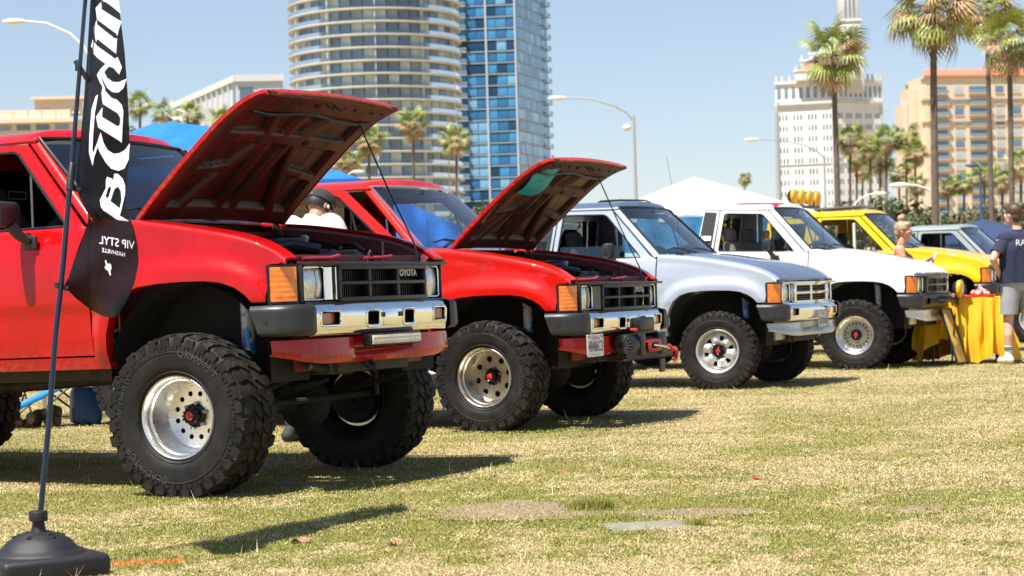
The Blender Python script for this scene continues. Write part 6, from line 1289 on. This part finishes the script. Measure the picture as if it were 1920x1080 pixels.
SHR = [(905, 388, 125, 2.2, "olive shrub at the foot of the blue glass tower"), (940, 395, 128, 1.8, "shrub between the two open hoods, right of the olive one"), (870, 400, 130, 1.7, "low shrub left of the olive shrub"), (1595, 395, 140, 3.0, "green tree mass behind the yellow truck roof"), (1640, 380, 142, 3.4, "leafy tree under the palm clump"), (1690, 390, 145, 3.2, "leafy tree behind the blond person"), (1740, 405, 138, 2.6, "low tree right of the blond person"), (1800, 405, 140, 2.4, "hedge bush before the beige tower"), (1850, 395, 142, 2.6, "second hedge bush before the beige tower"), (1905, 400, 130, 2.8, "bush at the right edge behind the navy shirt"), (1520, 400, 150, 2.6, "bush left of the tall palm trunk"), (1460, 410, 150, 2.2, "bush behind the white truck roof"), (250, 245, 110, 1.6, "bush behind the blue canopy on its left"), (390, 255, 115, 2.0, "bush behind the blue canopy on its right")]
for i, (x, y, d, r_, lab) in enumerate(SHR):
    c = W(x, y, d); root = empty('tree', (c.x, d, 0)); tag(root, lab, "tree", "trees and bushes behind the trucks"); hz = c.z; b = MB(); b.tube([(0, 0, 0), (.05*r_, 0, hz*.5), (0, 0, max(.5, hz-r_*.4))], [.10*r_, .08*r_, .05*r_], 7); b.build('trunk', TRK, root); o = put('crown', shrub_mesh(i % 4), SHM, root, loc=(0, 0, hz-r_*.9), rot=(0, 0, i*1.3)); o.scale = (r_, r_, r_)
# ------------------------------------------------------------------ street lamps
LGREY = mat("galvanised", (.42, .43, .42), rough=.5, metal=.4, var=.1); LWHITE = mat("lamp_white", (.66, .66, .62), rough=.5); LNAVY = mat("lamp_navy", (.04, .07, .13), rough=.5)
def street_lamp(px, ytop, d, arm_px, yarm, label, m=LGREY, head_=True, rad=.09):
    top = W(px, ytop, d); e = W(arm_px, yarm, d); x0 = top.x; r = empty('street_lamp', (x0, d, 0)); tag(r, label, "street lamp", "street lamps")
    b = MB(); b.tube([(0, 0, 0), (0, 0, top.z)], [rad*1.25, rad*.7], 10); b.build('post', m, r)
    dx = e.x-x0; dz = e.z-top.z
    b = MB(); b.tube([(0, 0, top.z-.25), (dx*.08, 0, top.z+dz*.15), (dx*.25, 0, top.z+dz*.55), (dx*.55, 0, top.z+dz*.9), (dx*.88, 0, top.z+dz)], [rad*.6, rad*.55, rad*.5, rad*.45, rad*.4], 8); b.build('arm', m, r)
    if head_: b = MB(); b.ball((dx*.97, 0, top.z+dz-.02), (abs(dx)*.02+.38, .17, .11), 14, 8); b.build('lamp_head', LWHITE if m is not LNAVY else LNAVY, r)
street_lamp(1188, 218, 95, 1040, 184, "grey street lamp arching left between the hoods and white canopy"); street_lamp(168, 95, 70, 22, 40, "street lamp whose white head shows at the top left", LWHITE)
street_lamp(1456, 215, 95, 1462, 190, "plain grey post left of the white spired building", LGREY, False, .13); street_lamp(1545, 290, 120, 1405, 262, "thin street lamp crossing in front of the white spired building"); street_lamp(1758, 365, 75, 1685, 347, "white street lamp arching left before the beige tower", LWHITE); street_lamp(1600, 385, 110, 1650, 363, "small street lamp behind the yellow truck", LWHITE); street_lamp(1838, 318, 110, 1822, 310, "dark blue lamp post before the beige tower", LNAVY); street_lamp(640, 345, 120, 672, 322, "pale street lamp behind the second red truck's roof", LWHITE)
c = W(1175, 240, 95); b = MB(); b.ball((0, 0, 0), (.22, .16, .16), 12, 8); tag(b.build('traffic_camera', LWHITE, loc=c), "small white camera dome hung from the lamp post", "camera")
# ------------------------------------------------------------------ buildings
def glassm(name, col, rough=.12): return mat(name, col, rough=rough, metal=.0, spec=.9, coat=.5, var=.25, vscale=.15)
PG = [glassm("pane_dark", (.10, .13, .165)), glassm("pane_blue", (.11, .19, .28)), glassm("pane_pale", (.42, .46, .46), .4), glassm("pane_grey", (.20, .25, .28))]
CONC = mat("pale_concrete", (.56, .525, .47), rough=.85, var=.08, vscale=.4); MULL = mat("white_mullion", (.55, .56, .56), rough=.6); RAILM = glassm("balcony_glass", (.16, .21, .25), .3)
def box_mesh(key, size): return cached(("bxm", key, tuple(size)), lambda: (lambda b: (b.box((0, 0, 0), size, 0), b.mesh(key, 0))[1])(MB()))
def round_tower():
    D = 434; c = W(703, 500, D); Rr = 19.6; fh = 2.85; nf = 30; r = empty('round_tower', (c.x, D+Rr, 0)); tag(r, "round apartment tower ringed by pale balcony bands", "building")
    b = MB(); b.lathe([(Rr-2.2, 0), (Rr-2.2, nf*fh)], 72, M=Matrix.Rotation(R_(90), 4, 'X') @ Matrix.Scale(-1, 4, (0, 1, 0)) if False else Matrix.Rotation(R_(90), 4, 'X')); b.build('core_wall', mat("core_grey", (.20, .22, .23), rough=.7), r)
    def band(): b = MB(); b.lathe([(Rr-2.2, .0), (Rr, .0), (Rr+.05, .08), (Rr+.05, .38), (Rr-.05, .42), (Rr-2.2, .42)], 96, M=Matrix.Rotation(R_(90), 4, 'X')); return b.mesh('balcony_band')
    def railm(): b = MB(); b.lathe([(Rr-.10, .42), (Rr-.10, 1.30)], 96, M=Matrix.Rotation(R_(90), 4, 'X')); return b.mesh('railing')
    gl = glass_mat("railing_glass", (.62, .68, .70), .06)
    for f in range(nf): put('balcony_band', cached('tband', band), CONC, r, loc=(0, 0, f*fh)); put('railing', cached('trail', railm), gl, r, loc=(0, 0, f*fh))
    n = 44; w = 2*math.pi*(Rr-1.2)/n; rs = random.Random(4); cnt = 0
    pane = box_mesh('window_pane', (.08, w*.92, fh-.62)); div = box_mesh('divider', (1.1, .22, fh-.52)); rest = {}
    for f in range(nf):
        for k in range(n):
            a = 2*math.pi*k/n; fx, fy = math.cos(a), math.sin(a)
            if fy > .25: continue
            z = f*fh+.52+(fh-.52)/2; m = rs.choices((0, 1, 2, 3), (.26, .24, .30, .20))[0]
            if 9 <= f <= 23 and fy < -.02 and cnt < 300: put('window_pane', pane, PG[m], r, loc=((Rr-1.25)*fx, (Rr-1.25)*fy, z), rot=(0, 0, a)); cnt += 1
            else: rest.setdefault(m, []).append((a, z))
            if k % 4 == 1 and fy < .1: put('divider', div, MULL, r, loc=((Rr-.75)*math.cos(a+math.pi/n), (Rr-.75)*math.sin(a+math.pi/n), z), rot=(0, 0, a+math.pi/n))
    for m, L_ in rest.items():
        b = MB()
        for a, z in L_: b.box(((Rr-1.25)*math.cos(a), (Rr-1.25)*math.sin(a), z), (.08, w*.92, fh-.62), 0, (0, 0, a))
        o = b.build('window_panes', PG[m], r, smooth=0); tag(o, kind='stuff')
round_tower()
def slab_building(name, corner, d1, L1, d2, L2, H_, label, wall, parts):
    """box building: corner point, two facade directions and lengths"""
    r = empty(name, (corner.x, corner.y, 0)); tag(r, label, "building"); d1 = Vector((*d1, 0)).normalized(); d2 = Vector((*d2, 0)).normalized(); p = [Vector((0, 0, 0)), d1*L1, d1*L1+d2*L2, d2*L2]
    b = MB(); b.add([tuple(q) for q in p]+[(q.x, q.y, H_) for q in p], [(0, 1, 5, 4), (1, 2, 6, 5), (2, 3, 7, 6), (3, 0, 4, 7), (4, 5, 6, 7)]); b.build('wall', wall, r, smooth=0, fixn=True)
    faces = []
    for dd, L_, other in ((d1, L1, d2), (d2, L2, d1)):
        n = Vector((dd.y, -dd.x, 0)); n = n if n.dot(other) < 0 else -n; faces.append((dd, n, L_))
    return r, faces
def facade_box(r, name, face, u, z, w, h, depth, m, out=0.0):
    dd, n, L_ = face; p = dd*u+n*(out+depth/2-.02); a = math.atan2(dd.y, dd.x); return put(name, box_mesh(name, (round(w, 2), round(depth, 2), round(h, 2))), m, r, loc=(p.x, p.y, z), rot=(0, 0, a))
# blue glass tower
BG = [glassm("tower_blue_a", (.04, .16, .34)), glassm("tower_blue_b", (.07, .27, .52)), glassm("tower_blue_c", (.20, .42, .62)), glassm("tower_blue_d", (.02, .06, .12))]; SLABW = mat("slab_white", (.38, .44, .50), rough=.6)
c = W(980, 500, 520); r, fc = slab_building('glass_tower', Vector((c.x, 520, 0)), (-1, .12), 24, (.30, 1), 30, 92, "slender blue glass tower with white floor lines", mat("tower_blue_wall", (.03, .08, .15), rough=.3), None)
rs = random.Random(9); cnt = 0
for f in range(30):
    z = f*3.0+1.5
    for fi, cols in ((0, 9), (1, 11)):
        face = fc[fi]; cw = face[2]/cols
        facade_box(r, 'floor_line', face, face[2]/2, f*3.0, face[2]+.1, .20, .34 if fi == 0 else .14, SLABW)
        if f >= 8:
            for k in range(cols): facade_box(r, 'window_pane', face, (k+.5)*cw, z+.1, cw-.22, 2.5, .10, BG[rs.choices((0, 1, 2, 3), (.4, .3, .15, .15))[0] if not (fi == 0 and k in (3, 4) and 9 < f < 15) else 2])  # block of paler panes: bright reflection put into the glass colour
    if f >= 8:
        facade_box(r, 'balcony', fc[0], 14.5, f*3.0, 2.8, .22, 1.6, SLABW); facade_box(r, 'balcony_rail', fc[0], 14.5, f*3.0+.7, 2.8, 1.0, .12, RAILM, 1.5); facade_box(r, 'balcony', fc[1], 28.5, f*3.0, 2.6, .18, 1.2, SLABW); facade_box(r, 'balcony_rail', fc[1], 28.5, f*3.0+.7, 2.6, 1.0, .08, BG[0], 1.1)
for u in (.3, 8.0, 16.4): facade_box(r, 'mullion', fc[0], u, 46, .5, 92, .5, SLABW)
# white spired building
WBM = mat("white_stucco", (.74, .72, .70), rough=.85, var=.05, vscale=.3); WTRIM = mat("white_trim", (.60, .58, .55), rough=.85); GREENR = mat("copper_green", (.30, .42, .33), rough=.7)
d = 600; c = W(1572, 500, d); sc = d/3733; Hw = W(1563, 150, d).z
r, fc = slab_building('spired_building', Vector((c.x, d, 0)), (-1, .30), 17.6, (1, .45), 17.5, Hw, "white tower block with ornate top and slender spire", WBM, None)
for fi, ng in ((0, 4), (1, 5)):
    face = fc[fi]; gw = face[2]/ng
    for f in range(1, 17):
        z = Hw-7.5-f*3.3
        if z < 18: break
        for g in range(ng):
            for k in range(3): facade_box(r, 'window', face, (g+.5)*gw+(k-1)*gw*.23, z, gw*.11, 1.6, .06, PG[0] if (g+k+f) % 5 else PG[3])
    for u in (0, ng): facade_box(r, 'pilaster', face, min(max(u*gw, .5), face[2]-.5), Hw/2-4, 1.0, Hw-8, .25, WTRIM)
    for z, h, o in ((Hw-6.6, .8, .9), (Hw-.2, .9, .6), (Hw-25, .35, .3)): facade_box(r, 'cornice', face, face[2]/2, z, face[2]+.6, h, o, WTRIM)
    for k in range(ng*2): facade_box(r, 'upper_window', face, (k+.5)*face[2]/(ng*2), Hw-3.4, face[2]/(ng*2)*.5, 3.4, .06, PG[3]); 
    for k in range(ng*2+1): facade_box(r, 'parapet_finial', face, min(max(k*face[2]/(ng*2), .4), face[2]-.4), Hw+1.0, .6, 1.9, .5, WTRIM)
mid = fc[0][0]*8.5+fc[1][0]*8.5; ang_ = math.atan2(fc[0][0].y, fc[0][0].x)
tiers = [(W(1563, 132, d).z, 18.0), (W(1563, 112, d).z, 14.5), (W(1563, 98, d).z, 10.0)]; zp = Hw
for k, (zt, wt) in enumerate(tiers):
    b = MB(); b.box((mid.x, mid.y, (zp+zt)/2), (wt, wt, zt-zp), .1, (0, 0, ang_)); b.box((mid.x, mid.y, zt), (wt+.7, wt+.7, .5), .1, (0, 0, ang_)); b.build('upper_tier', WBM, r)
    for q in range(5):
        for sd_ in (-1, 1): o = put('tier_finial', box_mesh('tier_finial', (.55, .55, 1.7)), WTRIM, r); o.location = (mid.x+math.cos(ang_)*(q-2)*wt*.24+math.sin(ang_)*wt*.5*sd_, mid.y+math.sin(ang_)*(q-2)*wt*.24-math.cos(ang_)*wt*.5*sd_, zt+.8); o.rotation_euler = (0, 0, ang_)
    zp = zt
b = MB(); b.add([(mid.x-5.5, mid.y-5.5, tiers[1][0]), (mid.x+5.5, mid.y-5.5, tiers[1][0]), (mid.x+5.5, mid.y+5.5, tiers[1][0]), (mid.x-5.5, mid.y+5.5, tiers[1][0]), (mid.x-2, mid.y-2, tiers[2][0]+2.5), (mid.x+2, mid.y-2, tiers[2][0]+2.5), (mid.x+2, mid.y+2, tiers[2][0]+2.5), (mid.x-2, mid.y+2, tiers[2][0]+2.5)], [(0, 1, 5, 4), (1, 2, 6, 5), (2, 3, 7, 6), (3, 0, 4, 7), (4, 5, 6, 7)]); b.build('roof', GREENR, r, smooth=0)
sp = W(1600, 140, d); so = Vector((sp.x-c.x, 6, 0)); b = MB()
for z0, z1, w in ((Hw-4, W(1598, 98, d).z, 7.6), (W(1598, 98, d).z, W(1598, 88, d).z, 8.6), (W(1598, 88, d).z, W(1598, 40, d).z, 6.6), (W(1598, 40, d).z, W(1598, 34, d).z, 7.2), (W(1598, 34, d).z, W(1598, -60, d).z, 5.8)): b.box((so.x, so.y, (z0+z1)/2), (w, w, z1-z0), .3)
b.build('spire', WTRIM, r)
for k in (-1, 0, 1): b = MB(); b.box((so.x+k*1.25, so.y-2.93, W(1598, 10, d).z), (.6, .08, 7), 0); b.build('spire_window', PG[3], r); b = MB(); b.box((so.x+k*1.6, so.y-3.33, W(1598, 64, d).z), (.7, .08, 5), 0); b.build('spire_window', PG[3], r)
# beige tower with terracotta roof
BEI = mat("beige_stucco", (.64, .52, .39), rough=.85, var=.05, vscale=.3); BEIT = mat("beige_trim", (.54, .42, .31), rough=.85); TERR = mat("terracotta", (.58, .17, .09), rough=.75, var=.1)
d = 500; c = W(1745, 500, d); Hb = W(1745, 142, d).z
r, fc = slab_building('beige_tower', Vector((c.x, d, 0)), (1, .16), 46, (-.08, 1), 18, Hb, "beige apartment tower with terracotta roof edge", BEI, None)
face = fc[0]; colsB = [(3.3, 4.4, True), (8.7, 2.4, False), (14.0, 5.2, True), (19.5, 2.2, False), (24, 2.2, False), (29, 4.4, True), (34, 2.2, False), (39, 4.4, True)]
for f in range(16):
    z = Hb-3.6-f*2.75
    if z < 10: break
    for i, (u, w, bal) in enumerate(colsB):
        facade_box(r, 'window', face, u, z, w, 1.75, .06, PG[1] if bal else (PG[2] if (f+i) % 3 else PG[1]))
        if bal: facade_box(r, 'balcony', face, u, z-1.10, w+.5, .22, 1.1, BEIT); facade_box(r, 'balcony_rail', face, u, z-.55, w+.4, .75, .08, PG[3], 1.0)
        else: facade_box(r, 'window_sill', face, u, z-1.0, w+.3, .22, .25, BEIT)
for z in (Hb-.5, Hb-11.5, Hb-5.9): facade_box(r, 'string_course', face, 23, z, 46.5, .5, .45, BEIT); facade_box(r, 'string_course', fc[1], 9, z, 18.4, .5, .45, BEIT)
dd, dn = face[0], fc[1][0]; b = MB(); q = [Vector((0, 0, Hb))-dd*.6-dn*.6, dd*46+Vector((0, 0, Hb))-dn*.6, dd*46+dn*8+Vector((0, 0, Hb+2.4)), dn*8+dd*2+Vector((0, 0, Hb+2.4))]; b.add([tuple(v) for v in q]+[(v.x, v.y, v.z-.4) for v in q], [(0, 1, 2, 3), (0, 4, 5, 1), (3, 7, 4, 0)]); b.build('roof', TERR, r, smooth=0)
c2 = W(1694, 500, d); b = MB()
for x0, x1, yt in ((1690, 1700, 196), (1700, 1716, 168), (1716, 1752, 148)): a0 = W(x0, yt, d+4); a1 = W(x1, yt, d+4); b.box(((a0.x+a1.x)/2-c.x, 8, a0.z/2), (a1.x-a0.x, 9+.02*x0 % 3, a0.z), 0)
b.build('stepped_wing', BEI, r, smooth=0)
# grey-white modern block
d = 240; c = W(452, 500, d); Hg = W(452, 141, d).z; GWH = mat("white_panel", (.50, .52, .54), rough=.6, var=.05, vscale=.5)
r, fc = slab_building('modern_block', Vector((c.x, d, 0)), (1, .10), 5.6, (-.40, 1), 36, Hg, "pale modern block with a glazed corner left of the round tower", GWH, None)
face = fc[1]
for k in range(12): facade_box(r, 'window', face, 1.8+k*2.9, Hg-5.4, 1.7, 2.0, .06, PG[3 if k % 3 else 0])
for k in range(12): facade_box(r, 'facade_fin', face, 3.2+k*2.9, Hg-3.2, .25, 6, .3, MULL)
facade_box(r, 'parapet', face, 18, Hg-.4, 36.2, .8, .35, MULL); facade_box(r, 'parapet', fc[0], 2.8, Hg-.4, 5.8, .8, .35, MULL); facade_box(r, 'glazed_corner', fc[0], 1.2, Hg-3.8, 1.6, 4.6, .08, PG[0]); facade_box(r, 'glazed_corner', face, .9, Hg-3.8, 1.2, 4.6, .08, PG[0]); facade_box(r, 'panel', fc[0], 4.0, Hg-3.5, 2.8, 3.6, .15, GWH)
pv = W(400, 205, 205); b = MB(); b.box((0, 0, pv.z/2), (10, 8, pv.z), 0); o = b.build('white_podium', mat("white_render", (.70, .70, .70), rough=.8), loc=(pv.x, 208, 0), rot=(0, 0, .5)); tag(o, "low white block in front of the pale modern building", "building")
# beige low building, far left
d = 200; c = W(150, 500, d); Hl = W(60, 226, d).z; LB = mat("peach_stucco", (.62, .50, .38), rough=.85, var=.05, vscale=.4)
r, fc = slab_building('low_building', Vector((c.x, d, 0)), (-1, -.08), 26, (.2, 1), 16, Hl, "low peach-coloured building with a flat rooftop pavilion at far left", LB, None)
for k in range(11): facade_box(r, 'window', fc[0], 1.4+k*1.9, Hl-.75, 1.35, .55, .06, PG[0 if k % 3 else 3])
facade_box(r, 'cornice', fc[0], 13, Hl-.15, 26.4, .35, .8, mat("peach_trim", (.66, .53, .40), rough=.85))
for k in range(16): facade_box(r, 'rail_post', fc[0], .6+k*1.4, Hl+.55, .10, 1.0, .12, LB)
facade_box(r, 'screen_wall', fc[0], 11, Hl+.55, 21, .9, .08, mat("peach_screen", (.66, .56, .45), rough=.85)); facade_box(r, 'pavilion', fc[0], 1.8, Hl+1.3, 4.5, 1.5, -2.0, LB); facade_box(r, 'pavilion_roof', fc[0], 1.4, Hl+2.15, 6.0, .28, -3.4, mat("peach_trim", (.66, .53, .40), rough=.85), .4)
